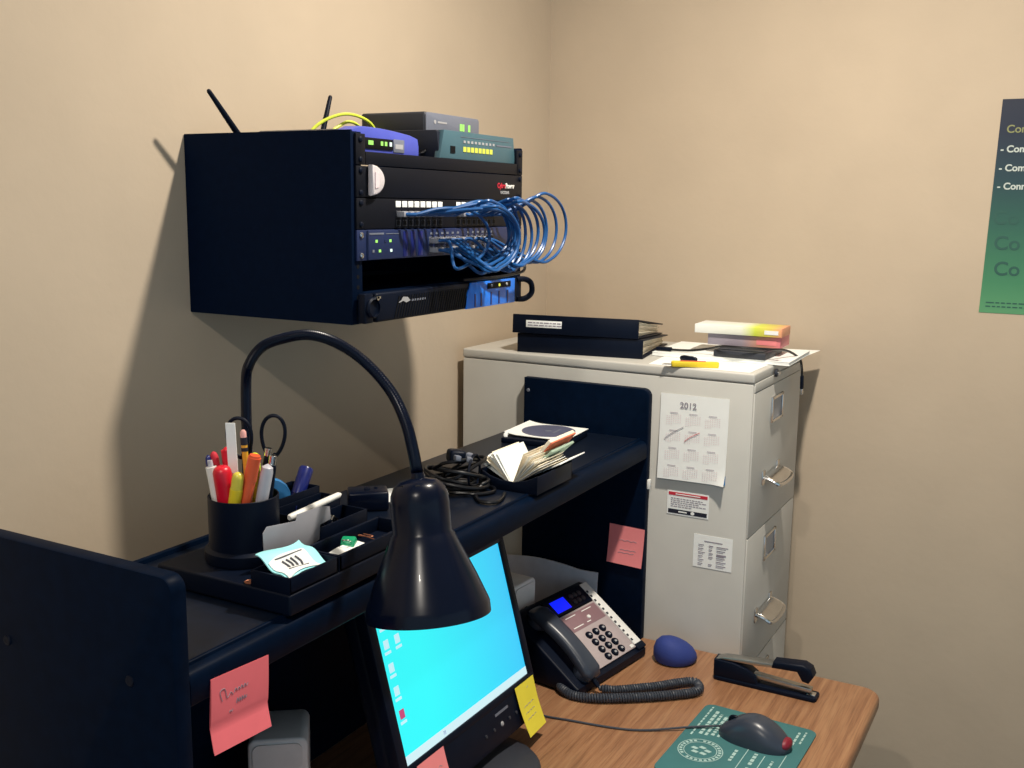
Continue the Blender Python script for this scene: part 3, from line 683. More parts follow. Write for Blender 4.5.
# ------------------------------------------------------------------ monitor
MC = Vector((-1.1085, -.418, .959)); W, H = .351, .229
t = thing('computer_monitor', 'black flat screen monitor showing a cyan desktop under the hutch', 'monitor', (MC.x+.015, MC.y-.025, DZ+.0003), R_(-.9))
rt = Euler((R_(-15.4), 0, 0)); off = (-.015, .025, MC.z-DZ-.0003)
mo = dict(parent=t, loc=off, rot=rt)
CH = .070
bz = B()
bz.bb(-W/2-.018, -W/2, -.004, .016, -H/2-.004, H/2+.016, bev=.002).bb(W/2, W/2+.016, -.004, .016, -H/2-.004, H/2+.016, bev=.002)
bz.bb(-W/2-.018, W/2+.016, -.004, .016, H/2, H/2+.016, bev=.002).bb(-W/2-.018, W/2+.016, -.004, .016, -H/2-.012, -H/2, bev=.002)
bz.obj('bezel', 'blk', **mo)
B().prism(rrect(-W/2-.008, W/2+.004, -H/2-CH, -H/2-.010, .010, 5, (1, 1, 0, 0)), 'y', -.003, .016, bev=.002).obj('control_panel', 'blk', **mo)
B().bb(-W/2-.012, W/2+.010, .016, .05, -H/2-.03, H/2+.008, bev=.012, seg=3).obj('back_shell', 'blk', **mo)
sc = B().bb(-W/2, W/2, -.0005, .006, -H/2, H/2).obj('screen', 'screen', **mo, smooth=0)
B().bb(-W/2, W/2, -.0010, -.0005, -H/2, -H/2+.013).obj('taskbar', 'taskbar', sc, smooth=0)
def icon(x, z, w, h, m='icon'): B().bb(x-w/2, x+w/2, -.0010, -.0005, z-h/2, z+h/2).obj('desktop_icon', m, sc, smooth=0)
for k in range(5):
    x = -W/2+.016; z = H/2-.022-k*.034
    icon(x, z, .011, .013, 'icon' if k < 4 else 'iconred'); icon(x, z-.012, .014, .004)
for k in (0, 1): icon(-W/2+.042, H/2-.022-k*.034, .011, .013); icon(-W/2+.042, H/2-.034-k*.034, .014, .004)
icon(-.03, H/2-.052, .010, .010)
icon(-.075, -H/2+.0065, .006, .006, 'router')
q = B().bb(.055, .095, -.0036, -.003, -H/2-.026, -H/2-.022); q.obj('name_print', 'mgrey', **mo, smooth=0)
for k, x in enumerate((.02, .045, .070, .093, .115)):
    B().lathe([(0, 0), (.0030 if k != 2 else .0042, 0), (.0026, .0016), (0, .0018)], (x, -.003, -H/2-.043), (0, -1, 0), 12).obj('button', 'dgrey' if k != 2 else 'lgrey', **mo)
pk = B().lathe([(0, 0), (.0075, 0), (.0070, .003), (.005, .0038), (0, .0034)], (.142, -.003, -H/2-.052), (0, -1, 0), 18)
tag(pk.obj('power_button', 'lgrey', **mo), 'round light grey power button')
B().bb(-.045, .045, .042, .075, .01, .17, bev=.01).obj('stand_neck', 'blk', t)
B().lathe([(0, 0), (.118, 0), (.120, .004), (.114, .010), (.075, .017), (.04, .022), (0, .022)], (0, .0, 0), (0, 0, 1), 48, 0, 1.0, .86).obj('stand_base', 'dgrey', t)

def on_monitor(u, v, n):
    return t.matrix_basis @ (Matrix.Translation(off) @ rt.to_matrix().to_4x4() @ Vector((u, n, v)))
mrot = (R_(-15.4), 0, R_(-.9))
note('yellow sticky note on the lower right corner of the monitor', 'yellow', on_monitor(W/2-.022, -H/2-.006, -.0046), mrot, .062, .084, lambda u, v: .0008+.012*max(0, .6-v)**1.5+.004*(1-u)*(1-v), [[(.55, .86), (.62, .88)], scrib(.2, .75, .55, .008, 6), scrib(.2, .7, .42, .008, 6), scrib(.2, .7, .3, .008, 6)])
note('salmon sticky note on the lower left chin of the monitor', 'salmon', on_monitor(-W/2+.050, -H/2-.007, -.0046), mrot, .068, .074, lambda u, v: .0008+.004*(1-v)**2, [scrib(.35, .8, .68, .02, 6)])

# speakers ----------------------------------------------------------
def speaker(label, loc, rz):
    t = thing('computer_speaker', label, 'speaker', loc, rz, None)
    B().prism(rrect(-.041, .041, .006, .161, .012, 6), 'y', -.038, .05, bev=.004, seg=3).obj('cabinet', 'spk', t)
    B().lathe([(0, 0), (.034, 0), (.036, .003), (.034, .007), (0, .007)], (0, .005, 0), (0, 0, 1), 28).obj('foot', 'dgrey', t)
    B().prism(rrect(-.034, .034, .117, .154, .010, 6), 'y', -.0405, -.0375).obj('grille', 'spk', t)
    sl = B().prism([(-.014, .101), (-.010, .097), (.012, .101), (.016, .106), (.006, .1085), (-.010, .105)], 'y', -.0392, -.0378)
    sl.obj('port', 'dark', t)
speaker('grey desktop speaker under the shelf left of the monitor', (-1.360, -.280, DZ), R_(-52))
speaker('grey desktop speaker half hidden between the monitor and the phone', (-.672, -.270, DZ), R_(-5))

t = thing('grey_panel', 'curved grey panel leaning behind the phone against the hutch side', 'grey panel', (-.50, -.275, DZ))
B().sheet(lambda u, v: (.012-.012*(1-v)-.006*math.sin(PI*u), .115-.222*u, (.135+.010*math.sin(PI*min(1, u*1.2)))*v+.0006), 16, 6, .004).obj('panel', 'board', t)
B().sheet(lambda u, v: (.012-.03*v, .115-.222*u, .0025+.0*v), 8, 2, .004).obj('foot', 'board', t)

# ------------------------------------------------------------------ telephone
t = thing('desk_phone', 'black and silver office desk phone with a blue lit display', 'telephone', (-.6165, -.495, DZ), R_(-9)); t.scale = (1.10, 1.06, 1.0)
a = math.atan2(.099, .139); ca, sa = math.cos(a), math.sin(a)
# body wedge
B().prism([(-.006, .004), (-.006, .018), (.0, .0205), (.139, .1185), (.150, .118), (.153, .104), (.120, .004)], 'x', -.147, .0745, bev=.004, seg=3).obj('body', 'blk', t)
B().bb(-.13, -.11, .0, .10, 0, .005).bb(.04, .06, 0, .10, 0, .005).obj('rubber_feet', 'dark', t)
F = Matrix.Translation((0, 0, .0215)) @ Matrix.Rotation(a, 4, 'X')       # local: x width, y up the face, z out
def fobj(b, name, m, parent=None, **k): return b.xf(F).obj(name, m, parent or t, **k)
fobj(B().bb(-.0715, .0505, .004, .126, 0, .0035, bev=.0015), 'face_plate', 'phonegrey')
fobj(B().bb(-.0715, .0505, .128, .168, 0, .0045, bev=.0015), 'display_frame', 'blk')
fobj(B().bb(.0515, .0735, .004, .168, 0, .004, bev=.0015), 'key_strip', 'whitep')
fobj(B().bb(.050, .0760, -.004, .010, -.004, .0048, bev=.002), 'end_cap', 'blk')
fobj(B().bb(-.055, -.012, .133, .160, .0042, .0052, bev=.0003), 'display', 'lcd', smooth=0)
for i in range(3):
    for j in range(2):
        fobj(B().lathe([(0, 0), (.0055, 0), (.0048, .0024), (0, .003)], (.006+.0125*i, .140+.013*j, .0044), (0, 0, 1), 14), 'soft_key', 'dgrey')
fobj(B().bb(-.064, .046, .086, .122, .0034, .0042, bev=.0004), 'label_area', 'phonepink')
q = B()
for (x, y, L) in ((-.05, .116, .03), (.0, .116, .03), (-.05, .092, .03), (-.008, .092, .012)): q.bb(x, x+L, y, y+.0018, .0042, .0045)
fobj(q, 'print', 'whitep', smooth=0)
fobj(B().lathe([(0, 0), (.0042, 0), (.0036, .0018), (0, .002)], (.006, .101, .0042), (0, 0, 1), 14), 'message_light', 'whitep')
for k in range(12):
    fobj(B().bb(.0520, .0560, .018+k*.0115, .018+k*.0115+.0050, .0038, .0056, bev=.0006), 'line_key', 'dgrey')
for r in range(4):
    for c in range(3):
        x = -.030+c*.0215; y = .016+r*.0175
        k_ = fobj(B().lathe([(0, 0), (.0078, 0), (.0078, .0018), (.0064, .0040), (0, .0044)], (x, y, .0034), (0, 0, 1), 18), 'dial_key', 'blk')
        fobj(B().bb(x-.0028, x+.0028, y-.002, y+.002, .0074, .0079), 'digit_print', 'lgrey', k_, smooth=0)
fobj(B().bb(.036, .046, .006, .013, .0034, .0050, bev=.0006), 'hold_key', 'whitep')
# handset: arched bar lying on the left of the face
def hs(u):
    return .013+.012*math.sin(PI*u)**.8
path = [(-.108, -.006+.166*i/14, hs(i/14)) for i in range(15)]
hb = B()
rings = []
for i, p in enumerate(path):
    u = i/14; wd = .0225*(1-.16*math.sin(PI*u)); th = .0125
    if i in (0, 14): wd *= .72; th *= .6
    rings.append([hb.bm.verts.new((p[0]+wd*math.copysign(abs(math.cos(q_))**.6, math.cos(q_)), p[1], p[2]+th*math.copysign(abs(math.sin(q_))**.75, math.sin(q_)))) for q_ in [2*PI*j/20 for j in range(20)]])
for A, C in zip(rings, rings[1:]):
    for j in range(20): hb.bm.faces.new((A[j], A[(j+1) % 20], C[(j+1) % 20], C[j]))
hb.bm.faces.new(rings[0]); hb.bm.faces.new(rings[-1]); bmesh.ops.recalc_face_normals(hb.bm, faces=hb.bm.faces)
hb.lathe([(0, -.012), (.020, -.012), (.021, 0), (.016, .010), (0, .010)], (-.108, .014, .012), (0, 0, 1), 24).lathe([(0, -.012), (.020, -.012), (.021, 0), (.016, .010), (0, .010)], (-.108, .138, .012), (0, 0, 1), 24)
hset = fobj(hb, 'handset', 'mouse', smooth=60)
fobj(B().stick((-.108, -.022, .006), (-.108, .0, .011), [(0, 0), (0, .0042), (1, .005), (1, 0)]), 'strain_relief', 'blk', hset)
# coiled cord
MW = Matrix.LocRotScale(t.location, t.rotation_euler, t.scale); Mi = MW.inverted()
q0 = MW @ F @ Vector((-.108, -.022, .006)); q1 = MW @ F @ Vector((-.107, -.036, .0))
q1.z = DZ+.012
pw = [q0, q1, (q1.x+.012, q1.y-.022, .7500), (-.690, -.570, .7500), (-.672, -.590, .7500), (-.640, -.617, .7500), (-.620, -.640, .7500), (-.627, -.655, .7500), (-.655, -.660, .7500), (-.700, -.615, .7500), (-.742, -.560, .7500), (-.772, -.512, .7500), (-.782, -.470, .7485), (-.772, -.440, .752), (-.762, -.430, .755)]
pts = catmull([Vector(p) for p in pw], 60)
hel = []; d = 0; pv = pts[0]; nv = Vector((0, 0, 1))
acc = [0]
for p, q_ in zip(pts, pts[1:]): acc.append(acc[-1]+(q_-p).length)
tot = acc[-1]; nt_ = int(tot/.0050); N = nt_*9; ii = 0
for s in range(N+1):
    dist = tot*s/N
    while ii < len(acc)-2 and acc[ii+1] < dist: ii += 1
    f = (dist-acc[ii])/max(1e-9, acc[ii+1]-acc[ii]); p = pts[ii].lerp(pts[ii+1], f); T = (pts[ii+1]-pts[ii]).normalized()
    n1 = T.cross(Vector((0, 0, 1))).normalized() if abs(T.z) < .95 else Vector((1, 0, 0)); n2 = T.cross(n1)
    an = 2*PI*s/9; rr = .0066*min(1, s/20, (N-s)/20+.1)
    hel.append(Mi @ (p+rr*(math.cos(an)*n1+math.sin(an)*n2)))
B().tube(hel, .0023, 6, smooth=False).obj('coiled_cord', 'cord', t)

# ------------------------------------------------------------------ things on the desk
t = thing('foam_dome', 'blue rounded foam dome standing between phone and stapler', 'foam dome', (-.524, -.572, DZ), R_(-35))
t.rotation_euler = Euler((R_(0), R_(0), R_(-35)), 'XYZ')
b = B().lathe([(0, .0), (.036, 0), (.0415, .003), (.0445, .010), (.0435, .020), (.038, .032), (.028, .041), (.015, .046), (0, .0475)], (0, 0, 0), (0, 0, 1), 40, 0, 1.0, .94)
for v in b.bm.verts: v.co.x -= .10*v.co.z; v.co.z *= 1-.28*v.co.x/.045*(v.co.z > .004)
b.obj('dome', 'bluefab', t)
t = thing('stapler', 'black and chrome stapler lying on the desk corner by the cabinet', 'stapler', (-.553, -.762, DZ), R_(-90.5))
# local +x runs to the nose (towards the camera right), hinge at -x
B().prism(rrect(-.098, .098, -.0185, .0185, .007), 'z', 0, .008, bev=.002).obj('base', 'blk', t)
B().bb(.078, .094, -.008, .008, .008, .010, bev=.001).obj('anvil', 'chrome', t)
B().prism([(-.098, .006), (-.012, .006), (-.018, .024), (-.034, .034), (-.060, .040), (-.098, .040)], 'y', -.0165, .0165, bev=.003).obj('hinge_block', 'blk', t)
B().box((.012, 0, .0195), (.150, .016, .010), (0, R_(3), 0), bev=.002).obj('staple_rail', 'steel', t)
ar = B().prism([(-.095, .040), (-.02, .043), (.03, .048), (.035, .056), (-.03, .051), (-.08, .046)], 'y', -.012, .012, bev=.002)
ar.obj('arm', 'steel', t)
B().prism([(.012, .047), (.060, .050), (.070, .034), (.082, .032), (.090, .046), (.084, .060), (.070, .066), (.015, .060)], 'y', -.0155, .0155, bev=.004, seg=3).obj('grip', 'blk', t)

# mouse pad: local x towards camera right (-y), local y away (+x)
t = thing('mouse_pad', 'green mouse pad printed with a pale seal and lines of text', 'mouse pad', (-.808, -.786, DZ), R_(-91.5))
B().prism(rrect(-.100, .100, -.132, .130, .016, 6), 'z', 0, .003, bev=.0006).obj('pad', 'pad', t)
q = B(); Z = .0030; Z2 = .0034
def ring(cx, cy, r0, r1, n=40):
    for i in range(n):
        a0, a1 = 2*PI*i/n, 2*PI*(i+1)/n
        q.quad((cx+r0*math.cos(a0), cy+r0*math.sin(a0), Z2), (cx+r1*math.cos(a0), cy+r1*math.sin(a0), Z2), (cx+r1*math.cos(a1), cy+r1*math.sin(a1), Z2), (cx+r0*math.cos(a1), cy+r0*math.sin(a1), Z2))
sx_, sy_ = -.052, -.038
ring(sx_, sy_, .036, .0375); ring(sx_, sy_, .0265, .0278)
for i in range(26):
    if i % 9 == 8: continue
    a0 = 2*PI*i/26; c_, s_ = math.cos(a0), math.sin(a0)
    q.quad(*[(sx_+c_*r-s_*w_, sy_+s_*r+c_*w_, Z2) for r, w_ in ((.0295, -.0022), (.0345, -.0026), (.0345, .0026), (.0295, .0022))])
for i in range(5):
    a0 = 2*PI*i/5+.3
    q.quad(*[(sx_+math.cos(a0)*.012+dx_, sy_+math.sin(a0)*.010+dy_, Z2) for dx_, dy_ in ((-.006, -.002), (.004, -.004), (.007, .002), (-.003, .005))])
q.obj('seal_print', 'padink', t, smooth=0)
q = B()
for (x, y0, y1, th) in ((-.085, .005, .120, .0016), (-.072, .015, .108, .0030), (-.062, .015, .100, .0026), (-.052, .02, .098, .0030), (-.042, .02, .09, .0022)):
    y = y0
    while y < y1: L = rnd.uniform(.006, .016); q.quad((x-th, y, Z2), (x+th, y, Z2), (x+th, min(y+L, y1), Z2), (x-th, min(y+L, y1), Z2)); y += L+.003
for (x, y0, y1, th) in ((.0, -.045, -.005, .0026), (.016, -.11, .01, .0007), (.032, -.08, -.05, .0024), (.032, -.04, .0, .0030), (.046, -.11, .0, .0007), (.062, -.06, -.01, .002), (.076, -.11, .02, .0007), (.074, .06, .11, .002), (.084, .07, .115, .0016)):
    y = y0
    if th < .001: q.quad((x-th, y0, Z2), (x+th, y0, Z2), (x+th, y1, Z2), (x-th, y1, Z2)); continue
    while y < y1: L = rnd.uniform(.005, .012); q.quad((x-th, y, Z2), (x+th, y, Z2), (x+th, min(y+L, y1), Z2), (x-th, min(y+L, y1), Z2)); y += L+.003
q.obj('text_print', 'padink', t, smooth=0)

t = thing('computer_mouse', 'dark grey corded mouse with a red tail on the green pad', 'mouse', (-.768, -.802, DZ+.0033), R_(-96)); t.scale = (1.06, 1.06, 1.0)
mb = B(); n_, k_ = 22, 20; rings = []
for i in range(n_+1):
    u = i/n_; x = -.060+.122*u
    env = math.sin(PI*min(max(u, .0), 1))**.42 if 0 < u < 1 else 0
    wd = .0335*env*(1-.10*math.sin(PI*u)**4*.9+.04*u); hh = (.018+.027*math.sin(PI*(u*.86+.06))**1.1)*env**.8
    ring_ = []
    for j in range(k_+1):
        q_ = PI*j/k_
        ring_.append(mb.bm.verts.new((x, wd*math.copysign(abs(math.cos(q_))**.7, math.cos(q_)) if env else 0, hh*math.sin(q_)**.8 if env else 0.004)))
    rings.append(ring_)
for A, C in zip(rings, rings[1:]):
    for j in range(k_): mb.bm.faces.new((A[j], A[j+1], C[j+1], C[j]))
    mb.bm.faces.new((A[0], C[0], C[-1], A[-1]))
bmesh.ops.remove_doubles(mb.bm, verts=mb.bm.verts, dist=1e-6); bmesh.ops.recalc_face_normals(mb.bm, faces=mb.bm.faces)
mb.obj('body', 'mouse', t, smooth=70)
tag(B().lathe([(0, 0), (.0105, 0), (.0095, .004), (.006, .007), (0, .008)], (.0525, 0, .0125), (1, 0, .35), 20, 0, .9, 1.6).obj('tail_light', 'tailred', t), 'dark red tail')
B().lathe([(0, -.003), (.010, -.003), (.0115, 0), (.010, .003), (0, .003)], (-.034, 0, .0245), (0, 1, 0), 20).obj('scroll_wheel', 'blk', t)
Mi = (Matrix.LocRotScale(t.location, t.rotation_euler, t.scale)).inverted()
B().tube([Mi @ Vector(p) for p in ((-.761, -.745, DZ+.012), (-.764, -.725, DZ+.0075), (-.785, -.69, DZ+.0058), (-.825, -.63, DZ+.0026), (-.845, -.58, DZ+.0022), (-.860, -.50, DZ+.0022), (-.868, -.44, DZ+.0022), (-.845, -.36, DZ+.0022), (-.80, -.25, DZ+.0022))], .0019, 8).obj('cord', 'cord', t)

# ------------------------------------------------------------------ gooseneck lamp
t = thing('desk_lamp', 'black gooseneck desk lamp arching over the pen cup to a bell shade', 'lamp', (-1.340, -.215, SZ)); S = (1.340, .215, -SZ)
B().bb(-1.365, -1.315, -.243, -.194, SZ+.0004, SZ+.030, bev=.004, seg=3).obj('base', 'blkgloss', t, shift=S)
neck = [(-1.340, -.215, 1.195), (-1.3385, -.215, 1.27), (-1.3376, -.215, 1.3047), (-1.3362, -.215, 1.3827), (-1.3402, -.2253, 1.4122), (-1.3398, -.2495, 1.439), (-1.3324, -.284, 1.4531), (-1.3301, -.3254, 1.4599), (-1.3299, -.3702, 1.4525), (-1.3294, -.4151, 1.4309), (-1.3421, -.4634, 1.4007), (-1.3689, -.5048, 1.3711), (-1.3972, -.5359, 1.3428), (-1.4180, -.556, 1.3213)]
npts = catmull([Vector(p) for p in neck], 14)
k0 = 14*4
B().tube(npts[:k0], .0074, 14, smooth=False).obj('post', 'blkgloss', t, shift=S)
# ribbed flexible part
fl = npts[k0-1:]; dense = []
for a_, b_ in zip(fl, fl[1:]):
    for q in range(4): dense.append(a_.lerp(b_, q/4))
dense.append(fl[-1]); nd = len(dense)
B().tube(dense, lambda u: .0068+.0006*math.sin(u*(nd-1)*PI/2), 12, smooth=False).obj('flexible_neck', 'blkgloss', t, shift=S)
top = Vector((-1.4224, -.56, 1.3173)); ax = Vector((-.10, -.16, -.98)).normalized()
outer = [(.0075, -.006), (.0085, .0), (.022, .003), (.0295, .009), (.0338, .019), (.0350, .030), (.0350, .062), (.0375, .0655), (.042, .076), (.051, .096), (.060, .116), (.0675, .135), (.0715, .145), (.0728, .149), (.0733, .161)]
inner = [(.0715, .161), (.0705, .149), (.0655, .136), (.058, .117), (.049, .097), (.040, .077), (.0325, .062), (.032, .030), (.026, .015), (.0, .010)]
sh = B().lathe([(0, -.006)]+outer+inner, top, ax, 56).obj('shade', 'blkgloss', t, shift=S)
up_ = ax.cross(Vector((1, 0, 0))).normalized(); sd_ = ax.cross(up_)
for k in range(8):
    an = 2*PI*k/8+.2; dv = math.cos(an)*up_+math.sin(an)*sd_
    B().lathe([(0, -.001), (.0034, -.001), (.0034, .0006), (0, .0006)], top+ax*.0085+dv*.0275, dv*.75-ax*.66, 12).obj('vent_hole', 'dark', sh, shift=S)
bl = B().lathe([(0, 0), (.013, 0), (.013, .028), (.016, .036), (.026, .055), (.0285, .068), (.024, .083), (.012, .092), (0, .094)], top+ax*.034, ax, 28)
tag(bl.obj('bulb', 'whitep', t, shift=S), 'unlit white bulb')

# ------------------------------------------------------------------ pen cup
CZ = 1.1972
t = thing('pen_cup', 'black round pen cup packed with pens on the desk organizer', 'pen cup', (-1.476, -.337, CZ), R_(-61)); cup = t
B().lathe([(0, 0), (.0480, 0), (.0490, .003), (.0485, .014), (.0450, .0165), (.0430, .0175), (.0430, .080), (.0423, .0808), (.0412, .080), (.0412, .006), (0, .006)], (0, 0, 0), (0, 0, 1), 56).obj('cup', 'blk', t)
RZ_ = R_(-61)
def cup_thing(name, label, cat, bot, topp, prof, m, parts=(), flat=1, group=None):
    """stick standing in the cup; bot/topp in cup coordinates (right, away, up)"""
    t = thing(name, label, cat, cup.matrix_basis @ Vector(bot), RZ_, group)
    d_ = Vector(topp)-Vector(bot)
    B().stick((0, 0, 0), d_, prof, 18, 0, flat).obj('barrel', m, t)
    for (nm, f0, f1, pf, mm) in parts:
        B().stick(d_*f0, d_*f1, pf, 18, 0, flat).obj(nm, mm, t)
    return t, d_
zz = lambda py: .0795+(500-py)/850
rr = lambda px: (px-243)/780
cyl = lambda r: [(0, 0), (0, r), (1, r), (1, 0)]
rnd_top = lambda r: [(0, 0), (0, r), (.93, r), (.97, r*.85), (.99, r*.5), (1, 0)]
clicker = lambda r: [(0, 0), (0, r), (.90, r), (.92, r*.55), (1, r*.5), (1, 0)]
cup_thing('marker_pen', 'fat red marker with a rounded end in the pen cup', 'marker', (-.010, -.016, .010), (rr(228), -.025, zz(463)), [(0, 0), (0, .0095), (.80, .0110), (.93, .0112), (.97, .0095), (.99, .006), (1, 0)], 'red')
cup_thing('ballpoint_pen', 'pale grey pen at the left of the pen cup', 'pen', (-.020, -.008, .010), (rr(214), -.010, zz(461)), clicker(.0062), 'silver', [('cap', .55, .93, cyl(.0066), 'whitep')])
cup_thing('ballpoint_pen', 'slim blue pen at the far left rim of the pen cup', 'pen', (-.028, .0, .010), (rr(209), .004, zz(458)), rnd_top(.0038), 'navy', [('grip', .2, .6, cyl(.0041), 'whitep')])
cup_thing('ballpoint_pen', 'red capped pen behind the fat red marker in the cup', 'pen', (-.006, .004, .010), (rr(227), .004, zz(449)), rnd_top(.0062), 'red', [('clip', .78, .97, cyl(.0070), 'red')])
cup_thing('ballpoint_pen', 'short coral capped pen behind the pale grey pen', 'pen', (-.018, .010, .010), (rr(213.5), .008, zz(455)), rnd_top(.0050), 'redink')
cup_thing('pencil', 'yellow pencil standing eraser up in the pen cup', 'pencil', (.010, .004, .010), (rr(244), .006, zz(446)), [(0, 0), (.08, .0038), (1, .0038), (1, 0)], 'ypen', [('ferrule', .93, 1.06, [(0, 0), (0, .0042), (.25, .0042), (.27, .0036), (.45, .0036), (.47, .0042), (1, .0042), (1, 0)], 'blkink'), ('eraser', 1.06, 1.13, [(0, 0), (0, .0038), (.7, .0038), (1, .002), (1, 0)], 'eraser')])
cup_thing('highlighter_pen', 'neon yellow highlighter between the pencil and the orange pen', 'highlighter', (.012, .016, .010), (rr(252), .014, zz(457)), rnd_top(.0070), 'neon')
cup_thing('gel_pen', 'translucent yellow pen leaning at the front of the cup', 'pen', (-.016, -.022, .010), (rr(246), -.033, zz(468)), rnd_top(.0072), 'clearyel', [('cap', .55, .8, cyl(.0077), 'yel')])
cup_thing('gel_pen', 'orange pen leaning right in the front of the cup', 'pen', (-.008, -.018, .010), (rr(260), -.024, zz(452)), [(0, 0), (0, .0070), (.95, .0074), (1, .0066), (1, 0)], 'orange', [('clip', .75, .98, cyl(.0080), 'orange')])
cup_thing('marker_pen', 'white rounded marker leaning to the right of the cup', 'marker', (.012, -.010, .010), (rr(270), -.013, zz(463)), [(0, 0), (0, .0066), (.9, .0080), (.96, .0068), (1, 0)], 'silver')
cup_thing('ballpoint_pen', 'dark pen with a silver top at the right of the cup', 'pen', (.022, -.006, .010), (rr(273), -.006, zz(462)), rnd_top(.0055), 'blk', [('push_button', .96, 1.07, rnd_top(.0048), 'chrome')])
cup_thing('ballpoint_pen', 'black pen with a chrome tip behind the dark right pen', 'pen', (.014, .012, .010), (rr(266), .010, zz(456)), rnd_top(.0050), 'blk', [('push_button', .97, 1.05, rnd_top(.0045), 'chrome')])
t = thing('ruler', 'white flat ruler standing tall in the pen cup', 'ruler', cup.matrix_basis @ Vector((-.006, -.008, .010)), RZ_)
dv = Vector((rr(232.5), .0, zz(423)))-Vector((-.006, -.008, .010))
B().sheet(lambda u, v: (-.0058+.0116*u+dv.x*v, dv.y*v, dv.z*v), 2, 4, .002).obj('blade', 'white', t)
t = thing('scissors', 'scissors with thin black loop handles standing in the cup', 'scissors', cup.matrix_basis @ Vector((.004, .022, .010)), RZ_)
def loop(px, py, hw, hh, tilt, y):
    P = []
    for i in range(20):
        an = 2*PI*i/20; x = hw*math.sin(an)*(1-.18*math.cos(an+PI)); z = hh*math.cos(an)
        P.append((rr(px)-.004+x*math.cos(tilt)+z*math.sin(tilt), y, zz(py)-.010-x*math.sin(tilt)+z*math.cos(tilt)))
    return P
B().tube(loop(268, 442, .0145, .0265, .08, .006), .0024, 8, closed=True, sub=2).obj('handle', 'blk', t)
B().tube(loop(234.5, 445, .0150, .0255, -.10, .010), .0024, 8, closed=True, sub=2).obj('handle', 'blk', t)
B().tube([(rr(270)-.004, .006, zz(461)-.010), (rr(262)-.004, .007, zz(478)-.010), (.004, .008, .055)], .0028, 8).tube([(rr(237)-.004, .010, zz(462)-.010), (rr(243)-.004, .010, zz(478)-.010), (.002, .010, .055)], .0028, 8).obj('shank', 'blk', t)
B().prism([(-.006, .060), (.008, .060), (.003, .002), (.0, .0)], 'y', .007, .010).obj('blade', 'steel', t)

# ------------------------------------------------------------------ desk organizer
t = thing('desk_organizer', 'black stepped desk organizer with trays on the hutch shelf', 'desk organizer', (-1.43, -.365, SZ)); S = (1.43, .365, -SZ)
B().bb(-1.550, -1.300, -.4725, -.262, SZ+.0018, 1.1968, bev=.003, seg=3).obj('base', 'blk', t, shift=S)
def tray(x0, x1, y0, y1, z0, z1, w=.003, name='tray'):
    b = B().bb(x0, x1, y0, y1, z0, z0+.0025)
    b.bb(x0, x1, y0, y0+w, z0, z1, 0, .0008).bb(x0, x1, y1-w, y1, z0, z1, 0, .0008).bb(x0, x0+w, y0, y1, z0, z1, 0, .0008).bb(x1-w, x1, y0, y1, z0, z1, 0, .0008)
    return b.obj(name, 'blk', t, shift=S)
tray(-1.5485, -1.4620, -.4715, -.413, 1.1966, 1.2165)
tray(-1.4595, -1.302, -.4715, -.413, 1.1966, 1.2165, .005)
tray(-1.412, -1.302, -.396, -.352, 1.1966, 1.224, .0025, 'slot_bin')
tray(-1.412, -1.302, -.350, -.316, 1.1966, 1.236, .0025, 'slot_bin')
tray(-1.412, -1.302, -.314, -.264, 1.1966, 1.245, .0025, 'slot_bin')
tag(B().bb(-1.300, -1.2985, -.336, -.330, 1.186, 1.232).obj('edge_trim', 'frost', t, shift=S), 'clear plastic divider edge')

t = thing('plastic_bag', 'grey translucent plastic bag with a stepped top in the organizer', 'plastic bag', (-1.455, -.3935, 1.1925))
S = (1.455, .3935, -1.1975); t.location.z = 1.1975
B().prism([(-1.507, 1.1978), (-1.509, 1.246), (-1.502, 1.2525), (-1.450, 1.2460), (-1.447, 1.2535), (-1.400, 1.2530), (-1.384, 1.248), (-1.382, 1.231), (-1.404, 1.229), (-1.406, 1.210), (-1.452, 1.1978)], 'y', -.3975, -.3965, bev=.0003).obj('sheet', 'frost', t, shift=S)
t = thing('packet', 'pale blue printed packet folded in the front organizer tray', 'packet', (-1.506, -.442, 1.1995)); S = (1.506, .442, -1.1995)
def pk_(u, v): return (-1.543+.074*u, -.467+.051*v+.004*math.sin(6*u), 1.2080+.024*v+.004*math.sin(PI*u)*(1-v)+.003*math.sin(9*v+3*u))
B().sheet(pk_, 12, 12, .0012).obj('wrapper', 'packet', t, shift=S)
def pk2(u, v, o=.0016): p = Vector(pk_(u, v)); return (p.x, p.y-.0006, p.z+o)
B().sheet(lambda u, v: pk2(.04+.72*u, .04+.62*v), 8, 8, .0006).obj('label_panel', 'white', t, shift=S)
q = B()
for k, u in enumerate((.28, .36, .44, .52)): q.tube([pk2(u, .28, .0028), pk2(u+.03+.01*(k % 2), .40, .0028), pk2(u+.01, .52, .0028)], .0012, 5)
q.tube([pk2(.2, .2, .0026), pk2(.62, .26, .0026)], .0006, 5).tube([pk2(.2, .62, .0026), pk2(.7, .60, .0026)], .0006, 5)
q.obj('print', 'inkdark', t, shift=S)
t = thing('paper_slip', 'white paper slip in the right compartment of the organizer tray', 'paper slip', (-1.408, -.445, 1.1995), R_(8))
B().sheet(lambda u, v: (-.034+.068*u, -.014+.026*v, .004+.004*v+.001*math.sin(5*u)), 6, 4, .0006).obj('sheet', 'white', t)
t = thing('binder_clip', 'small green clip on the paper slip in the tray', 'clip', (-1.393, -.434, 1.2055), R_(25))
B().prism([(-.010, 0), (.012, 0), (.010, .006), (.004, .010), (-.006, .008)], 'y', -.009, .009, bev=.002).obj('body', 'green', t)
